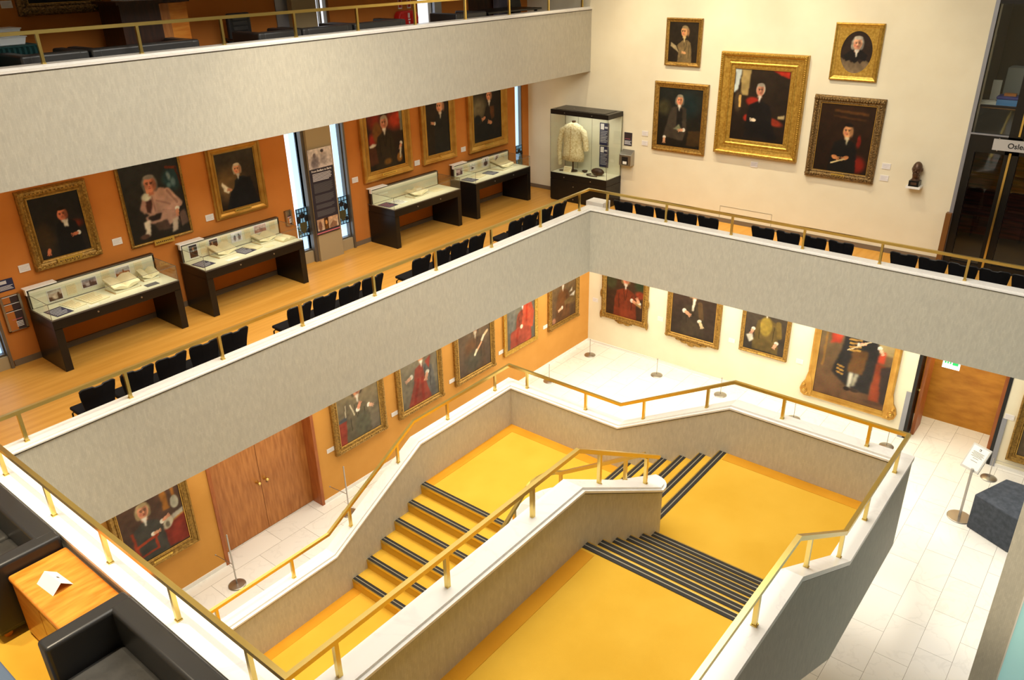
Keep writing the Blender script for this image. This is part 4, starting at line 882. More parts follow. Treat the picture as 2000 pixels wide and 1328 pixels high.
upright('photo_print', 'pinkish engraving of a crowd standing in the second case', 'print', 7.78, ZD + .13, .24, .13, LAND((196, 170, 164), (150, 112, 108), (176, 140, 134)))
upright('caption_sheet', 'cream text sheet at the far end of the second case', 'caption', 8.04, ZD + .10, .12, .16, 'text')
flat('text_panel', 'navy text panel lying under the dark portrait print', 'panel', 6.43, 11.74, .25, .30, 'navy', 8, lines='light_ink')
open_book('open book on a wedge below the red robed portrait print', 6.90, 11.90, .36, .27, 4, .09)
flat('caption_sheet', 'pair of white captions below the open book of the second case', 'caption', 6.86, 11.56, .24, .09, 'paper', 4)
flat('text_panel', 'slate blue text panel in the middle of the second case', 'panel', 7.22, 11.76, .26, .32, 'navy', 10, lines='light_ink')
flat('booklet', 'thin yellowed booklet by the slate blue panel', 'book', 7.40, 11.79, .15, .32, 'cream_paper', 16, .02)
open_book('open book on a low wedge below the pink engraving', 7.74, 11.92, .36, .24, 4, .06)
flat('document', 'small loose document before the low wedge', 'document', 7.62, 11.60, .16, .10, 'cream_paper', 4)
open_book('flat open booklet at the far end of the second case', 8.02, 11.70, .28, .24, 2, .0, True)
flat('text_panel', 'navy text panel lying in the case with one book', 'panel', 10.57, 11.78, .26, .33, 'navy', 4, lines='pink')
flat('document', 'pale loose sheet with a dark clasp in the one book case', 'document', 10.86, 11.76, .22, .30, 'paper', 6, .004, 0, 'ink')
open_book('large open book alone on a wedge by the white backboard', 11.42, 11.82, .44, .26, 6, .06)
flat('document', 'pale leaflet lying at the far end of the one book case', 'document', 11.95, 11.80, .28, .26, 'cream_paper', 0, .006)
upright('photo_print', 'pink photo print at the near end of the corner case', 'print', 13.0, ZD + .06, .20, .16, LAND((206, 180, 180), (96, 70, 76), (170, 140, 140)))
upright('photo_print', 'white drawing of a black instrument in the corner case', 'print', 13.45, ZD + .08, .16, .15, [('bg', (226, 224, 222), (230, 228, 226)), ('l', .3, .5, .7, .3, .06, (40, 40, 44)), ('e', .5, .3, .3, .1, (50, 50, 54), .4)])
upright('photo_print', 'dark photo of an apparatus in the corner case', 'print', 13.9, ZD + .08, .19, .19, [('bg', (206, 198, 196), (210, 204, 200)), ('e', .5, .35, .3, .3, (60, 54, 60), .4), ('e', .5, .7, .1, .2, (60, 54, 60), .4)])
upright('photo_print', 'small brown head print behind the big book of the corner case', 'print', 14.3, ZD + .08, .14, .18, [('bg', (196, 184, 172), (200, 190, 180)), ('e', .4, .5, .22, .4, (110, 70, 60), .4)])
for x, lb in ((13.22, 'pink photo'), (13.68, 'instrument drawing'), (14.12, 'apparatus photo'), (14.52, 'brown head print')): upright('caption_sheet', 'cream text sheet right beside the ' + lb, 'caption', x, ZD + .07, .12, .18, 'text')
flat('text_panel', 'navy text panel lying at the near end of the corner case', 'panel', 12.99, 11.74, .24, .32, 'navy', 4, lines='light_ink')
flat('booklet', 'thin pale booklet beside the navy panel in the corner case', 'book', 13.35, 11.80, .30, .24, 'cream_paper', 14, .015)
flat('text_panel', 'navy text panel lying before the big book of the corner case', 'panel', 13.72, 11.76, .26, .30, 'navy', 8, lines='light_ink')
open_book('big thick open book on a dark wedge in the corner case', 14.25, 11.86, .44, .36, 4, .12)

# ------------------------------------------------------------------ tall glass case in the corner
o = (15.395, 10.31, A_)
tc = thing('display_cabinet', 'tall glass case on black base holding an embroidered cream coat', 'display case', o)
hx, hy = .305, .775
bs = MB().box(-hx, -hy, .03, hx, hy, .50).box(-hx, -hy, .512, hx, hy, .65).box(-hx + .01, -hy + .01, 0, hx, hy - .01, .03).box(-hx + .006, -hy + .006, .5, hx, hy - .006, .512).build('base', 'black_lacquer', tc, bevel=.003)
MB().box(-hx + .02, -hy + .02, .65, hx - .02, hy - .02, .655).build('deck', 'case_lining', tc)
tp = MB().box(-hx, -hy, 1.98, hx, hy, 2.085).box(-hx + .05, -hy + .12, 2.085, hx - .06, hy - .12, 2.092).build('top', 'black_lacquer', tc, bevel=.003)
MB().box(hx - .03, -hy + .02, .65, hx, hy - .02, 1.98).build('back_panel', 'case_lining', tc)
gl = MB().box(-hx, -hy, .65, -hx + .008, hy, 1.98).box(-hx, -hy, .65, hx, -hy + .008, 1.98).box(-hx, hy - .008, .65, hx, hy, 1.98).build('glass_cover', 'glass', tc)
ed = MB()
for x, y in ((-hx, -hy), (-hx, hy), (hx - .02, -hy), (hx - .02, hy)): ed.tube([(x, y, .65), (x, y, 1.98)], .005, 5)
for y in (-.38, .02, .40): ed.tube([(hx - .032, y, .66), (hx - .032, y, 1.97)], .003, 4)
ed.build('glass_edge', 'frame_strip', gl)
for y, z in ((-.35, .57), (.38, .57), (.12, .38), (.12, .08)): MB().tube([(-hx + .002, y, z), (-hx - .012, y, z)], .014, 12).build('lock', 'steel', bs)
for y in (-.35, .38): MB().tube([(-hx + .002, y, 2.03), (-hx - .012, y, 2.03)], .012, 12).build('lock', 'steel', tp)
for y, x in ((.3, -.05), (-.1, .02)): MB().cyl(x, y, 2.085, 2.10, .018, 12).build('lamp_cap', 'steel', tp)
area('cabinet_light', (15.36, 10.31, A_ + 1.97), .25, 1.2, 4, (1, .95, .84))
# the coat, on a stand
cx, cy, cz = 15.40, 10.66, A_
ct_ = thing('embroidered_coat', 'cream embroidered sleeved coat on a stand in the tall glass case', 'coat', (cx, cy, cz + .655))
def loft(secs, n=20, m=0):
    # closed horizontal sections: (z, centre x, centre y, half depth, half width)
    vs, fs = [], []
    for z, x, y, a, b in secs:
        for k in range(n):
            th = 2 * math.pi * k / n
            rr = 1 + .05 * math.sin(5 * th + z * 20)
            vs.append((x + a * math.cos(th) * rr, y + b * math.sin(th) * rr, z))
    for j in range(len(secs) - 1):
        for k in range(n): fs.append((j * n + k, j * n + (k + 1) % n, (j + 1) * n + (k + 1) % n, (j + 1) * n + k))
    fs += [tuple(range(n - 1, -1, -1)), tuple(range((len(secs) - 1) * n, len(secs) * n))]
    return MB().add(vs, fs, m, True)
loft([(.26, 0, 0, .14, .30), (.40, 0, 0, .13, .285), (.62, 0, 0, .115, .25), (.80, 0, 0, .11, .25), (.98, 0, 0, .10, .275), (1.05, 0, 0, .075, .24), (1.09, .01, 0, .055, .13), (1.12, .01, 0, .045, .07)]).build('coat_body', 'silk', ct_)
for s_ in (-1, 1):
    MB().tube([(0, s_ * .19, .99), (-.01, s_ * .285, .93), (-.02, s_ * .355, .74), (-.03, s_ * .385, .52)] if s_ < 0 else [(0, .19, .99), (-.01, .285, .93), (-.02, .355, .72), (-.02, .37, .40), (-.01, .36, .12)], .07, 12, 0, True, [.05, .078, .068, .06] if s_ < 0 else [.05, .078, .066, .058, .05]).build('sleeve', 'silk', ct_)
b = MB()
for k in range(16): b.ell((-.125 + .0016 * k, .012 * math.sin(k), .28 + .05 * k), (.012, .012, .014), 8, 5)
b.tube([(-.142, 0, .27), (-.118, 0, .62), (-.112, 0, .8), (-.09, 0, 1.02)], .006, 5)
b.build('buttons', 'page_edge', ct_)
MB().cyl(.01, 0, 1.10, 1.16, .045, 12).cyl(0, 0, 0, .27, .018, 10).cyl(0, 0, 0, .015, .11, 20).build('stand', 'bronze', ct_)
def wall_panel(label, y, z, w, h, hd=.3):
    b = MB().box(-w / 2, -.006, 0, w / 2, 0, h, 0).box(-w * .4, -.007, h * (1 - hd), -w * .02, -.006, h * .96, 2).box(w * .06, -.007, h * .76, w * .4, -.006, h * .84, 1)
    for k in range(8): b.box(-w * .4, -.007, h * (.62 - .07 * k), w * (.4 - .1 * (k % 3)), -.006, h * (.62 - .07 * k) + h * .02, 1)
    o_ = b.build('text_panel', ['navy', 'light_ink', 'label_white']); o_.location = (15.66, y, z); o_.rotation_euler = (0, 0, R(-90)); tag(o_, label, 'panel')
wall_panel('upper dark blue text panel inside the tall case', 9.99, 5.07, .24, .50)
wall_panel('lower dark blue text panel inside the tall case', 9.98, 4.57, .24, .48)
flat('caption_sheet', 'large pale card leaning in front of the cream coat', 'caption', 15.25, 10.72, .20, .26, 'cream_paper', -80, .006, 62, 'page_edge', z=A_ + .664)
flat('caption_sheet', 'small pale card lying by the little dish in the tall case', 'caption', 15.27, 10.36, .16, .09, 'cream_paper', -90, .004, 30, z=A_ + .662)
tag(MB().tube([(15.45, 10.36, A_ + .655), (15.45, 10.36, A_ + .675), (15.45, 10.36, A_ + .70), (15.45, 10.36, A_ + .705), (15.45, 10.36, A_ + .68)], .05, 16, 0, True, [.03, .05, .07, .06, .04]).build('dish', 'bronze'), 'small dark dish on the deck of the tall glass case', 'dish')
tag(MB().ell((15.30, 10.92, A_ + .668), (.05, .06, .012), 12, 6).build('medal', 'bronze'), 'small flat medal at the window side of the tall case', 'medal')
ll = thing('leather_bag', 'brown leather pouch with looped strap lying in the tall case', 'bag', (15.36, 9.98, A_ + .655))
MB().ell((.02, -.02, .085), (.09, .17, .085), 14, 8).build('pouch', 'brown_leather', ll)
MB().tube([(-.03, .12, .03), (-.08, .22, .015), (-.14, .16, .012), (-.14, .0, .012), (-.12, -.08, .012), (-.05, -.05, .03)], .014, 8).build('strap', 'brown_leather', ll)

# wall fittings by the tall case
def poster(name, label, cat, loc, rz_, w, h, base, marks):
    b = MB().box(-w / 2, -.008, 0, w / 2, 0, h, 0); ms = [base]
    for x0, z0, x1, z1, m in marks:
        if m not in ms: ms.append(m)
        b.box(x0 * w, -.0092, z0 * h, x1 * w, -.008, z1 * h, ms.index(m))
    o_ = b.build(name, ms); o_.location = loc; o_.rotation_euler = (0, 0, rz_); return tag(o_, label, cat)
TXT = lambda z0, z1, n, m, x0=-.42, x1=.42: [(x0, z0 + (z1 - z0) * k / n, x1 - .12 * ((k * 7) % 3) * .5, z0 + (z1 - z0) * (k + .5) / n, m) for k in range(n)]
poster('notice', 'small dark notice above the metal donation box', 'notice', (XW, 9.40, 5.12), R(-90), .20, .29, 'panel_dark', [(-.42, .55, .42, .95, 'leaflet_dark'), (-.42, .5, .3, .53, 'pink')] + TXT(.1, .42, 4, 'light_ink'))
dn = thing('donation_box', 'grey metal donation box with sloping top on the white wall', 'box', (XW, 9.37, 4.70), R(-90))
MB().prism([(-.16, 0), (0, 0), (0, .34), (-.16, .24)], 'x', -.15, .15).build('body', 'steel', dn, bevel=.006)
MB().box(-.08, -.163, .03, .08, -.159, .20).build('window', 'black_plastic', dn)
MB().box(-.05, -.166, .04, .05, -.163, .10).build('slip', 'paper', dn)
sh = tag(MB().box(XW - .20, 3.225, 5.10, XW, 3.465, 5.14).build('wall_bracket', 'white_paint'), 'small white shelf carrying the bronze head', 'shelf')
bu = thing('bronze_bust', 'dark bronze bearded head on a black block, white shelf', 'sculpture', (XW - .11, 3.345, 5.14), R(-90))
MB().box(-.085, -.08, 0, .085, .08, .10, 0).box(-.05, -.082, .03, .05, -.08, .075, 1).build('plinth', ['black_frame', 'bronze'], bu)
hb = MB().tube([(0, .01, .10), (0, .005, .14), (0, 0, .19)], .06, 14, 0, True, [.075, .06, .06])
hb.ell((0, 0, .31), (.082, .10, .125), 18, 12).ell((0, -.04, .215), (.058, .055, .075), 14, 8).ell((0, -.105, .29), (.014, .022, .028), 8, 6)
for s_ in (-1, 1): hb.ell((s_ * .082, .01, .295), (.012, .02, .034), 8, 6).ell((s_ * .032, -.088, .325), (.022, .014, .010), 8, 5).ell((s_ * .035, -.075, .262), (.026, .022, .018), 8, 5)
hb.ell((0, -.092, .245), (.034, .016, .012), 8, 5).build('head', 'bronze', bu)
# window bay on the balcony: tall banner, leaded panels, leaflet holders
bn = thing('exhibition_banner', 'tall exhibition banner with drawing, white text and pictures on the concrete pier', 'banner', (9.265, 12.07, 4.31))
b = MB().box(-.275, -.012, 0, .275, 0, 1.61, 0).box(-.275, -.0125, .02, .275, -.012, .045, 3)
for z0, z1, n, m in ((1.02, 1.17, 6, 1), (.80, .98, 9, 2), (.62, .76, 7, 2), (.50, .58, 4, 2), (.35, .46, 6, 2)):
    for k in range(n):
        z = z0 + (z1 - z0) * k / n; b.box(-.22, -.0130, z, .22 - .07 * (k == 0) - .02 * (k % 2), -.012, z + (z1 - z0) / n * .55, m)
b.build('panel', ['panel_dark', 'light_ink', 'ink', 'pink'], bn)
text_mesh('heading', 'From Bedlam to Barts', .052, 'label_white', bn, (-.235, -.0135, 1.19), (R(90), 0, 0))
canvas_obj('drawing', .55, .36, [('bg', (206, 194, 190), (214, 204, 200)), ('e', .45, .35, .22, .34, (150, 140, 142), .6), ('e', .42, .66, .09, .12, (120, 110, 114), .5), ('e', 1.0, .45, .22, .3, (176, 166, 164), .5), ('e', .92, .74, .08, .1, (190, 170, 160), .4), ('e', .92, .84, .1, .08, (70, 62, 66), .4), ('e', .36, .25, .2, .2, (130, 122, 126), .6)], bn, (0, -.014, 1.25), 60)
canvas_obj('picture_strip', .50, .22, [('bg', (196, 176, 150), (190, 150, 116)), ('e', .3, .4, .2, .4, (120, 84, 66), .5), ('p', [(.75, 0), (1.2, 0), (1.2, 1), (.75, 1)], (70, 44, 24)), ('e', .97, .6, .13, .2, (214, 150, 80), .4), ('e', .97, .2, .2, .2, (110, 70, 30), .5), ('p', [(1.3, .2), (1.7, .6), (2.1, .4), (2.1, 0), (1.3, 0)], (140, 104, 80))], bn, (0, -.014, .08), 50)
def leaded(label, x0, x1):
    w, h = x1 - x0, .55
    t_ = thing('stained_glass_panel', label, 'stained glass', ((x0 + x1) / 2, 12.24, 4.31))
    MB().box(-w / 2, -.004, 0, w / 2, .004, h).build('glass_sheet', 'stained_blue', t_)
    b = MB()
    for k in range(5): b.box(-w / 2 + (w - .012) * k / 4, -.012, 0, -w / 2 + (w - .012) * k / 4 + .012, .008, h)
    for z in (0, .07, .16, .36, .46, .535): b.box(-w / 2, -.012, z, w / 2, .008, z + .014)
    for s_ in (-1, 1): b.ell((s_ * .09, -.008, .34), (.05, .008, .07), 10, 6).ell((s_ * .1, -.008, .10), (.03, .008, .05), 8, 5)
    b.ell((0, -.008, .41), (.06, .008, .05), 10, 6)
    b.build('lead_came', 'lead', t_)
    MB().prism([(-.075, .28), (-.08, .20), (-.05, .10), (0, .07), (.05, .10), (.08, .20), (.075, .28)], 'y', -.02, -.012).build('crest', 'stained_olive', t_)
leaded('leaded glass panel in the slit window left of the banner', 8.70, 8.95)
leaded('leaded glass panel in the slit window right of the banner', 9.63, 9.92)
leaded('leaded glass panel in the corner slit window by the white wall', 15.25, 15.47)
def leaflet_rack(label, x, z, w, h, n):
    t_ = thing('leaflet_holder', label, 'leaflet holder', (x, YO, z))
    MB().box(-w / 2, -.05, 0, w / 2, 0, .012).box(-w / 2, -.05, 0, -w / 2 + .03, 0, h).box(w / 2 - .03, -.05, 0, w / 2, 0, h).box(-w / 2, -.02, h - .012, w / 2, 0, h).box(-w / 2, -.008, 0, w / 2, 0, h).build('frame', 'steel', t_)
    for k in range(n):
        z0 = .012 if k == 0 else h * (.58 + .21 * (k - 1)); z1 = h * (.56 if k == 0 else .58 + .21 * k - .02)
        b = MB().box(-w / 2 + .03, -.042 + .01 * k, z0, 0, -.036 + .01 * k, z1, 0).box(-.0, -.042 + .01 * k, z0, w / 2 - .03, -.036 + .01 * k, z1, 1)
        if k == 0:
            b.box(-.05, -.044, z0 + .15, .08, -.042, z0 + .158, 3)
            for q in range(4): b.box(-.01, -.044, z0 + .04 + .022 * q, .08, -.042, z0 + .05 + .022 * q, 2)
        b.box(-w / 2 + .03, -.046 + .01 * k, z1 - .006, w / 2 - .03, -.034 + .01 * k, z1, 2)
        b.build('leaflets', ['leaflet_orange', 'leaflet_dark', 'label_white', 'pink'], t_)
leaflet_rack('steel leaflet holder with orange and black leaflets beside the first desk case', 3.685, 4.31, .27, .52, 3)
leaflet_rack('small steel leaflet holder between second desk case and window', 8.50, 4.62, .14, .28, 1)
poster('notice', 'dark blue notice on the orange wall above the leaflet holder', 'notice', (3.69, YO, 4.90), 0, .22, .17, 'navy', [(-.4, .62, .1, .9, 'light_ink')] + TXT(.12, .5, 4, 'light_ink'))

# ------------------------------------------------------------------ chairs along the balcony rail
def make_chair():
    t_ = thing('stacking_chair', '', 'chair', (0, 0, 0), 0, 'black chairs along the balcony rail')
    # back toward -y, seat toward +y; curved panel with a shallow grip notch in the top edge
    def rim(u): return .842 - .008 * u * u - .75 * max(0, abs(u) - .82) ** 2 - (.018 if abs(u) < .20 else (.018 * (1 - (abs(u) - .20) / .12) if abs(u) < .32 else 0))
    us = [-1, -.96, -.9, -.82, -.6, -.45, -.32, -.20, 0, .20, .32, .45, .6, .82, .9, .96, 1]
    n = len(us) - 1; vs, fs = [], []; rows = 7
    for j in range(rows):
        f = j / (rows - 1)
        for u in us:
            z = .50 + (rim(u) - .50) * f
            w = .168 + .040 * min(1, f * 1.15)
            yb = .035 * u * u - .055 * f * f - .03
            vs += [(u * w, yb, z), (u * w, yb + .024, z)]
    m = 2 * (n + 1)
    for j in range(rows - 1):
        for i in range(n):
            a = j * m + 2 * i; b_ = a + m
            fs += [(a, a + 2, b_ + 2, b_), (a + 1, b_ + 1, b_ + 3, a + 3)]
        fs += [(j * m, (j + 1) * m, (j + 1) * m + 1, j * m + 1), (j * m + 2 * n, j * m + 2 * n + 1, (j + 1) * m + 2 * n + 1, (j + 1) * m + 2 * n)]
    for i in range(n): fs += [(2 * i, 2 * i + 1, 2 * i + 3, 2 * i + 2)]
    MB().add(vs, fs, 0, False).build('backrest', 'black_fabric', t_)
    tr = [(u * .206, .035 * u * u - .085 + .012, rim(u) + .001) for u in us]
    MB().tube(tr, .013, 6).build('top_trim', 'black_plastic', t_)
    MB().box(-.205, .0, .42, .205, .43, .465).build('seat', 'black_fabric', t_, bevel=.018, seg=3)
    for s_ in (-1, 1):
        MB().tube([(s_ * .165, -.03, .54), (s_ * .18, -.0, .43), (s_ * .195, .0, .22), (s_ * .20, -.03, 0)], .011, 8).build('leg', 'black_metal', t_)
        MB().tube([(s_ * .18, .04, .415), (s_ * .185, .36, .415), (s_ * .195, .40, .38), (s_ * .20, .42, 0)], .011, 8).build('leg', 'black_metal', t_)
    return t_
chair0 = make_chair(); first = [True]
def chair(x, y, rz_, label):
    loc = (x, y, A_)
    if first[0]: first[0] = False; chair0.location = loc; chair0.rotation_euler = (0, 0, rz_); chair0['label'] = label
    else: dup(chair0, loc, rz_, label)
ORD = ['first', 'second', 'third', 'fourth', 'fifth']
for xs, gname in (((3.32, 3.81, 4.255, 4.72, 5.165), 'row of five before the first desk case'), ((6.235, 6.695, 7.17, 7.63), 'row of four before the second desk case'),
                  ((8.70, 9.185, 9.635, 10.095), 'row of four before the tall banner'), ((11.185, 11.63, 12.095, 12.585), 'row of four nearest the balcony corner')):
    for k, x in enumerate(xs): chair(x, 9.03, R(random.uniform(-2, 2)), 'black chair, %s from sofa end, %s' % (ORD[k], gname))
for ys, gname in (((8.03, 7.555, 7.105, 6.645, 6.205), 'row of five by the white wall corner'), ((5.155, 4.695, 4.24, 3.79), 'row of four facing the bronze head'),
                  ((2.80, 2.37, 1.94, 1.505, 1.07), 'row of five facing the glass doors')):
    for k, y in enumerate(ys): chair(13.38, y, R(-90 + random.uniform(-2, 2)), 'black chair, %s from tall case end, %s' % (ORD[k], gname))
tag(MB().box(13.22, 8.42, A_, 13.50, 8.82, A_ + .76).build('white_box', 'white_paint', bevel=.006), 'plain white box standing in the balcony corner behind the coping', 'box')

# ------------------------------------------------------------------ hall floor: barriers, notice stand, draped block
def barrier(label, x, y, group, toward=None, tall=False):
    t_ = thing('barrier_post', label, 'barrier', (x, y, 0), 0, group)
    MB().tube([(0, 0, 0), (0, 0, .012), (0, 0, .02), (0, 0, .032)], .14, 28, 0, True, [.14, .14, .12, .015]).build('base', 'steel', t_)
    h = 1.0 if tall else .43
    MB().cyl(0, 0, .02, h, .008 if not tall else .012, 10).ell((0, 0, h), (.016, .016, .016), 10, 6).build('pole', 'steel', t_)
    if tall: MB().tube([(0, 0, .42), (-.04, .42, .42)], .006, 8).ell((-.04, .42, .42), (.014, .014, .014), 8, 6).build('arm', 'steel', t_)
    return t_
ends = [(15.05, 9.83), (15.11, 7.98), (15.14, 6.37), (15.12, 4.68), (15.20, 2.81)]
for (x, y), lb in zip(ends, ('low barrier post in the far corner of the hall', 'low barrier post between the red robed and long banded portraits', 'low barrier post near the olive coat portrait', 'low barrier post left of the huge full length portrait', 'low barrier post between the huge portrait and the doorway')):
    barrier(lb, x, y, 'low barrier posts by the white wall')
barrier('low barrier post standing behind the stair handrail by the orange wall', 13.36, 9.84, 'low barrier posts by the white wall')
barrier('low barrier post between the notice stand and the picture edge frame', 15.23, .98, 'low barrier posts by the white wall')
barrier('tall steel barrier post with side arm, in front of the wooden doors', 4.87, 9.80, 'tall barrier posts in the corridor', tall=True)
barrier('tall steel barrier post with side arm, below the grey robed portrait', 7.20, 9.78, 'tall barrier posts in the corridor', tall=True)
b = MB()
for (a, c) in zip(ends[:-1], ends[1:]): b.tube([(*a, .41), (*c, .41)], .003, 5)
tag(b.build('barrier_wire', 'steel'), 'thin wire strung along the low posts by the white wall', 'wire')
tag(MB().tube([(15.23, .98, .42), (15.3, -1.4, .42)], .004, 5).build('barrier_wire', 'steel'), 'thin wire running right from the post by the notice stand', 'wire')

sg = thing('sign_stand', 'steel notice stand with tilted framed white sheet by the dark block', 'sign', (13.65, 1.14, 0))
MB().tube([(0, 0, 0), (0, 0, .012), (0, 0, .016)], .2, 32, 0, True, [.2, .2, .19]).build('base', 'steel', sg)
MB().box(-.02, -.02, .014, .02, .02, 1.02).build('pole', 'steel', sg, bevel=.003)
b = MB().box(-.165, -.012, 0, .165, .012, .46, 0)
p_ = b.build('sign_panel', ['sign_grey'], sg, bevel=.004); p_.location = (.03, .05, .96); p_.rotation_euler = (R(-33), 0, R(-114))
s2 = MB().box(-.14, -.014, .035, .14, -.0125, .43, 0).box(-.018, -.0146, .36, .018, -.014, .40, 1).box(-.012, -.0150, .366, .004, -.0146, .385, 0)
for k, (w_, z_) in enumerate(((.10, .325), (.09, .305), (.11, .285), (.085, .265), (.10, .245), (.05, .215), (.06, .165))): s2.box(-w_, -.0146, z_, w_, -.014, z_ + .008, 1)
s2.build('notice_sheet', ['paper', 'ink'], p_)
# the dark felt-covered block
top = [(13.47, 1.02), (14.22, .66), (14.16, -.35), (13.02, -.25), (13.18, .36)]
tag(MB().prism([(13.45, .99), (13.13, .34), (12.96, -.30), (14.22, -.40), (14.25, .66)][::-1], 'z', 0, .68).build('covered_block', 'felt', org=(13.6, .4, 0), bevel=.02, seg=3), 'dark blue grey felt covered block standing on the marble by the pier', 'block')
ex = thing('exit_sign', 'lit green and white exit sign hanging in the doorway passage', 'sign', (16.2, 2.16, 1.56), R(-90))
MB().box(-.155, -.02, 0, .155, .02, .22).build('case', 'exit_face', ex)
MB().box(-.155, -.022, -.012, .155, .022, .006).build('lit_edge', 'sky_white', ex)
b = MB().box(.02, -.0215, .075, .12, -.020, .155)
for k in range(3): b.box(-.12 + .045 * k, -.0215, .09, -.095 + .045 * k, -.020, .15)
b.ell((-.02, -.021, .165), (.012, .003, .012), 8, 5); b.build('pictogram', 'green', ex)
MB().cyl(0, 0, .22, .75, .008, 8).build('rod', 'steel', ex)

# ------------------------------------------------------------------ leather sofas, low table and card at the near end
def sofa(label, loc, rz_, L, dp, h, group, seats=1, arm=.16, name='leather_sofa'):
    t_ = thing(name, label, 'sofa' if seats > 1 else 'armchair', loc, rz_, group)
    x0, x1, y0, y1 = -dp / 2, dp / 2, -L / 2, L / 2
    MB().box(x0 + .01, y0 + .012, .07, x1 - .012, y1 - .012, .27).build('base', 'black_leather', t_, bevel=.02, seg=3)
    MB().box(x1 - .18, y0 + arm * .6, .10, x1, y1 - arm * .6, h).build('backrest', 'black_leather', t_, bevel=.03, seg=4)
    for s_ in (0, 1):
        a, c = (y0, y0 + arm) if s_ == 0 else (y1 - arm, y1)
        MB().box(x0, a, .09, x1 - .004, c, h - .002).build('arm', 'black_leather', t_, bevel=.03, seg=4)
    w = (L - 2 * arm) / seats
    for k in range(seats):
        MB().box(x0 + .005, y0 + arm + w * k + .004, .26, x1 - .165, y0 + arm + w * (k + 1) - .004, .42).build('seat_cushion', 'seat_leather', t_, bevel=.045, seg=4)
    for sx in (x0 + .08, x1 - .1):
        for sy in (y0 + .08, y1 - .08):
            MB().tube([(sx, sy - .018, .035), (sx, sy + .018, .035)], .034, 14).build('caster', 'cherry', t_)
    return t_
sofa('black leather sofa behind the low wooden table, against the near coping', (1.505, 7.54, A_), 0, 1.72, .68, .75, 'near leather sofas', 2)
sofa('black leather sofa in front of the low wooden table, cut by the frame bottom', (1.505, 4.69, A_), 0, 1.79, .68, .75, 'near leather sofas', 2)
lt = thing('low_table', 'low cherry wood cabinet table between the two leather sofas', 'table', (1.605, 6.13, A_))
MB().box(-.245, -.53, .575, .245, .53, .635).build('top', 'cherry', lt, bevel=.022, seg=4)
MB().box(-.225, -.50, .0, .24, .50, .575).build('body', 'cherry', lt)
for s_ in (-1, 1): MB().box(-.235, .006 if s_ > 0 else -.496, .04, -.225, .496 if s_ > 0 else -.006, .55).build('door', 'cherry', lt)
fc = thing('folded_card', 'white folded card with a tiny crest standing on the low table', 'card', (1.57, 6.24, A_ + .635), R(94))
MB().add([(-.13, -.085, 0), (.13, -.085, 0), (.13, 0, .075), (-.13, 0, .075), (.13, .085, 0), (-.13, .085, 0)], [(0, 1, 2, 3), (3, 2, 4, 5)]).build('card_sheet', 'white_paint', fc, fix=False)
MB().add([(-.012, -.045, .037), (.012, -.045, .037), (.012, -.028, .0525), (-.012, -.028, .0525)], [(0, 1, 2, 3)]).build('crest', 'dark_liner', fc, fix=False)
tag(MB().box(.35, 5.2, A_, 1.02, 6.6, A_ + .30).build('footstool', 'blue_grey_cloth', org=(.7, 5.9, A_), bevel=.03, seg=3), 'blue grey footstool peeking in at the lower corner', 'stool')

# ------------------------------------------------------------------ upper balcony furniture
G = 'black leather seats along the upper balcony'
for x0, x1, s_, lb in ((4.12, 4.93, 1, 'black leather armchair nearest the green skirted table, upper balcony'), (4.96, 6.46, 2, 'long black leather sofa below the upper wooden cabinet'),
                   (7.42, 8.20, 1, 'black leather armchair in front of the office chair, upper balcony'), (8.22, 9.22, 1, 'wide black leather armchair before the upper window pier'),
                   (9.26, 10.42, 2, 'black leather sofa below the red hose cabinet'), (11.70, 12.56, 1, 'black leather armchair by the upper slit window past the red cabinet')):
    sofa(lb, ((x0 + x1) / 2, 11.08, U), R(-90), x1 - x0, .70, .83, G, s_, .15)
oc = thing('office_chair', 'black leather office chair with ribbed back, upper balcony', 'chair', (7.90, 11.93, U))
MB().box(-.215, -.05, .58, .215, .03, 1.05).build('backrest', 'black_leather', oc, bevel=.04, seg=4)
b = MB()
for k in range(5): b.box(-.13, -.062, .64 + .075 * k, .13, -.045, .70 + .075 * k)
b.build('back_padding', 'seat_leather', oc, bevel=.012)
MB().box(-.23, -.45, .44, .23, .0, .53).build('seat', 'black_leather', oc, bevel=.03, seg=3)
for s_ in (-1, 1): MB().tube([(s_ * .22, -.02, .62), (s_ * .30, -.05, .68), (s_ * .30, -.30, .68), (s_ * .24, -.34, .50)], .018, 8).build('armrest', 'black_plastic', oc)
b = MB().cyl(0, -.2, .08, .46, .03, 12)
for k in range(5): b.tube([(0, -.2, .10), (.28 * math.cos(1.2566 * k), -.2 + .28 * math.sin(1.2566 * k), .04)], .02, 8)
b.build('base', 'black_metal', oc)
cb = thing('cabinet', 'tall dark and light wooden reception cabinet on the upper balcony', 'cabinet', (6.3, 11.76, U))
MB().box(-.50, -.28, 0, .08, .30, 1.28).build('body', 'dark_wood', cb)
MB().box(.08, -.28, 0, .22, .30, 1.27).build('side', 'door_wood', cb)
MB().box(.22, -.27, 0, .50, .30, 1.27).build('door', 'cherry', cb)
MB().box(-.56, -.34, 1.28, .52, .34, 1.32).build('top', 'dark_wood', cb)
tag(MB().box(5.95, 11.6, U + 1.32, 6.5, 11.95, U + 1.36).build('tray', 'tray_plastic'), 'pale tray lying on top of the upper wooden cabinet', 'tray')
ts = thing('skirted_table', 'table with pleated dark green skirt on the upper balcony', 'table', (4.05, 11.83, U))
vs, fs = [], []
pts = []
for k in range(60): pts.append((-.62 + 1.24 * k / 60, -.36 + .018 * math.sin(k * 2.1)))
for k in range(36): pts.append((.62 + .018 * math.sin(k * 2.1), -.36 + .72 * k / 36))
pts += [(.62, .36), (-.62, .36)]
MB().prism(pts, 'z', 0, .87).build('skirt', 'teal_cloth', ts)
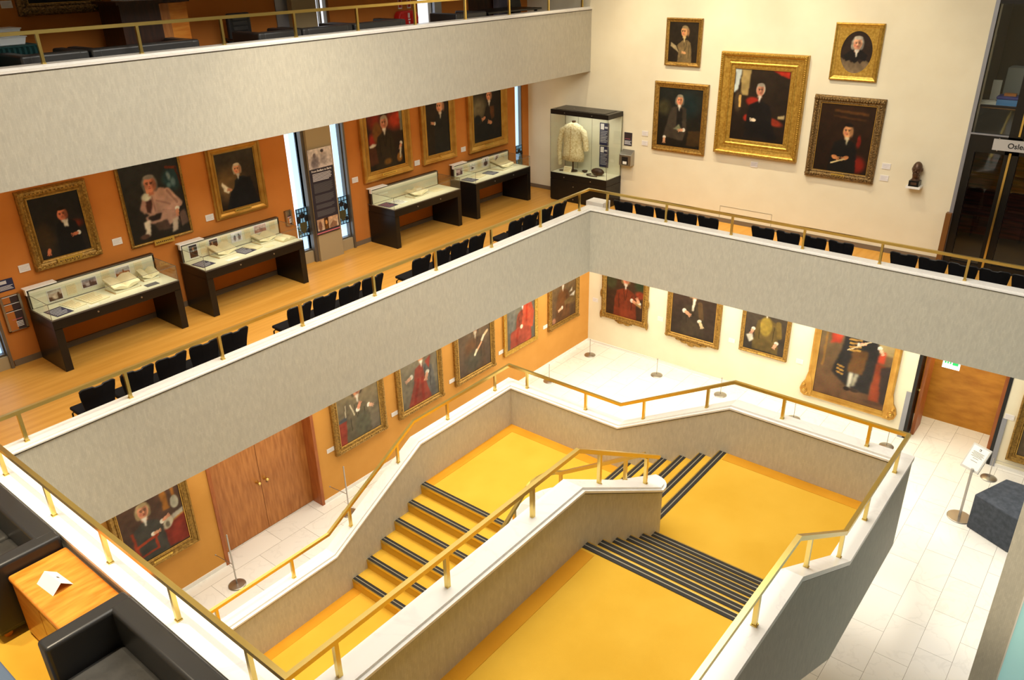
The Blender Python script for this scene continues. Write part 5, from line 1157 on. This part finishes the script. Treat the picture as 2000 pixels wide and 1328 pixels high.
MB().box(-.63, -.37, .87, .63, .37, .885).build('top', 'teal_cloth', ts)
for k, (x, z, lb) in enumerate(((4.40, .885, 'white plastic tray, lower in the stack on the green skirted table'), (4.36, .985, 'white plastic tray, top of the stack on the green skirted table'), (3.90, .885, 'white plastic tray beside the stack on the green skirted table'))):
    o_ = MB().prism([(-.17, 0), (.17, 0), (.20, .09), (-.20, .09)], 'y', -.16, .16).box(-.21, -.17, .085, .21, .17, .098).build('plastic_tray', 'tray_plastic', bevel=.01)
    o_.location = (x, 11.80, U + z); tag(o_, lb, 'tray', 'stacked plastic trays')
hr = thing('hose_cabinet', 'red twin rounded fire hose cabinet on the upper orange wall', 'fire equipment', (11.79, YO, U + .55))
pl_ = [(-.26, 0), (.26, 0)] + [(.14 + .12 * math.cos(R(9 * k)), .18 + .12 * math.sin(R(9 * k))) for k in range(11)] + [(-.14 + .12 * math.cos(R(90 + 9 * k)), .18 + .12 * math.sin(R(90 + 9 * k))) for k in range(11)]
MB().prism(pl_, 'y', -.16, 0).build('body', 'red', hr, bevel=.03, seg=3)
for s_ in (-1, 1): MB().tube([(s_ * .14, -.155, .16), (s_ * .14, -.175, .16)], .10, 24).build('reel_cover', 'red', hr)
b = MB()
for k in range(2): b.box(-.03 + .03 * k, -.168, .17, -.012 + .03 * k, -.16, .26)
b.box(-.03, -.168, .13, .03, -.16, .155).box(-.015, -.168, .07, .015, -.16, .11); b.build('white_marking', 'label_white', hr)
for x, lb in ((11.72, 'left of the two small red and white fire signs above the hose cabinet'), (11.96, 'right of the two small red and white fire signs above the hose cabinet')):
    poster('fire_sign', lb, 'sign', (x, YO, 8.13), 0, .10, .20, 'label_white', [(-.38, .12, .38, .46, 'red'), (-.38, .56, .38, .9, 'red'), (-.12, .62, .12, .84, 'label_white'), (-.1, .2, .1, .4, 'label_white')])
struct('wall_upper_door', MB().box(13.70, YO, U, 14.52, YO + .1, 10.5), 'dark_wood')
tag(MB().prism([(14.5 + .55 * k / 24, 12.12 + .03 * math.sin(k * 1.9)) for k in range(25)] + [(15.05, 12.2), (14.5, 12.2)], 'z', U, 10.4).build('curtain', 'grey_curtain'), 'grey pleated curtain beside the dark upper door', 'curtain')
dt = thing('long_table', 'black topped table at the far end of the upper balcony', 'table', (13.5, 11.15, U))
MB().box(-.85, -.38, .76, .85, .38, .795).build('top', 'black_lacquer', dt, bevel=.004)
for sx in (-.75, .75):
    for sy in (-.3, .3): MB().box(sx - .025, sy - .025, 0, sx + .025, sy + .025, .76).build('leg', 'black_metal', dt)
pc = thing('plastic_chair', 'black plastic chair at the far upper table', 'chair', (14.45, 11.62, U))
MB().prism([(-.20, .50), (.20, .50), (.225, .80), (.17, .98), (-.17, .98), (-.225, .80)], 'y', -.06, -.03).build('backrest', 'black_plastic', pc, bevel=.012)
MB().box(-.21, -.03, .43, .21, .38, .46).build('seat', 'black_plastic', pc, bevel=.012)
for sx in (-.19, .19):
    for sy in (-.02, .35): MB().cyl(sx, sy, 0, .43, .012, 8).build('leg', 'black_metal', pc)

# ------------------------------------------------------------------ glazed room front at the end of the balcony
fr = MB()
fr.box(15.70, 2.52, A_, 15.80, 2.64, 5.84).box(15.70, 1.86, A_, 15.80, 2.07, 8.25).box(15.70, -4, 5.84, 15.80, 2.64, 6.13).box(15.70, -4, 8.18, 15.80, 2.64, 8.3).box(15.72, 2.07, A_, 15.79, 2.52, 3.87).box(15.72, .2, A_, 15.79, 1.86, 3.90).box(15.70, .0, A_, 15.80, .2, 8.25).box(15.72, 2.07, 6.585, 15.79, 2.6, 6.615)
struct('trim_10', fr, 'black_frame')
struct('trim_11', MB().box(15.69, 2.64, A_, 15.81, 2.70, 8.3).box(15.69, 2.07, 6.13, 15.72, 2.64, 6.155), 'grey_metal')
w7 = MB().box(15.745, 2.07, 6.13, 15.755, 2.64, 8.18).box(15.745, .2, 6.13, 15.755, 1.86, 8.18)
struct('window_7', w7, 'glass')
for k, (y0, y1) in enumerate(((2.07, 2.52), (.2, 1.86))):
    d_ = struct('door_%d' % (k + 5), MB().box(15.745, y0, 3.87, 15.755, y1, 5.84), 'glass')
tag(MB().box(15.665, 1.965, A_ + .02, 15.70, 2.0, 5.88).build('door_pull', 'brass'), 'full height brass pull between the glass doors', 'handle')
tag(MB().box(15.66, 1.90, 6.16, 15.70, 1.93, 6.9).build('door_pull', 'brass'), 'short brass bar on the upper glazing above the name sign', 'handle')
ns = thing('room_sign', 'grey room name sign with black lettering above the glass doors', 'sign', (15.68, 1.55, 5.91), R(-90))
MB().box(-.72, -.012, 0, .72, .0, .185).build('board', 'sign_grey', ns)
for x in (-.64, .2): MB().ell((x, -.012, .192), (.012, .008, .012), 8, 5).ell((x, -.012, -.007), (.012, .008, .012), 8, 5).build('fixing', 'steel', ns)
text_mesh('lettering', 'Osler', .12, 'text_black', ns, (-.50, -.0135, .05), (R(90), 0, 0))
text_mesh('lettering', 'Room', .12, 'text_black', ns, (-.15, -.0135, .05), (R(90), 0, 0))
tag(MB().box(15.60, 2.645, A_, 15.72, 2.735, 4.74).build('wooden_post', 'smoked_oak', bevel=.003), 'short brown wooden post standing against the glass door frame', 'post')
struct('floor_room', MB().box(15.8, -4, A_ - .1, 19.5, 4.5, A_, 0), 'room_floor')
struct('wall_room', MB().box(17.9, -4, A_, 18.1, 4.5, 6.0, 0), 'curtain_red')
struct('wall_room_side', MB().box(16.0, 2.9, A_, 19.5, 3.0, 10.5, 0), 'dark_room')
struct('floor_room_upper', MB().box(15.85, -4, 5.95, 19.5, 2.9, 6.1, 0), 'room_floor')
struct('wall_room_upper', MB().box(18.6, -4, 6.1, 18.8, 4.5, 9.5), 'dark_room')
ct3 = thing('counter', 'brown office counter behind the upper glazing', 'counter', (16.6, 1.9, 6.1))
MB().box(-.45, -1.2, .40, .45, .75, .44).build('top', 'smoked_oak', ct3)
MB().box(-.40, -.6, 0, .40, .1, .40).build('body', 'door_wood', ct3)
tb = thing('plastic_tub', 'blue plastic tub with dark lid on the office counter', 'tub', (16.35, 2.28, 6.54))
MB().box(-.14, -.17, 0, .14, .17, .11).build('body', 'blue_tub', tb, bevel=.012)
MB().box(-.15, -.18, .11, .15, .18, .16).build('lid', 'blue_lid', tb, bevel=.01)
MB().box(-.06, -.09, .16, .05, .09, .20).build('label_block', 'leaflet_orange', tb)
tag(MB().box(16.62, 2.0, 6.54, 17.0, 2.45, 7.12).build('storage_box', 'grey_box', bevel=.01), 'grey storage box behind the blue tub', 'box')
for k, (x, y, a, lb) in enumerate(((16.30, 2.60, 20, 'pile of white papers near the glazing edge'), (16.35, 1.90, -15, 'loose white papers right of the blue tub'), (16.9, 2.6, 5, 'tall pale folder standing behind the papers'))):
    b = MB()
    for q in range(5): b.box(-.10 + .008 * q, -.14 + .01 * (q % 2), .012 * q, .10 + .006 * q, .14, .012 * q + .009)
    if k == 2: b = MB().box(-.02, -.07, 0, .02, .07, .33)
    o_ = b.build('paper_pile' if k < 2 else 'folder', 'paper'); o_.location = (x, y, 6.54); o_.rotation_euler = (0, 0, R(a)); tag(o_, lb, 'paper' if k < 2 else 'folder')
pf = thing('framed_picture', 'grey framed print on the side wall behind the upper glazing', 'picture', (17.2, 2.895, 6.95))
MB().box(-.30, -.02, 0, .30, 0, .62).build('frame', 'black_frame', pf)
MB().box(-.26, -.024, .04, .26, -.02, .58).build('print', 'grey_box', pf)
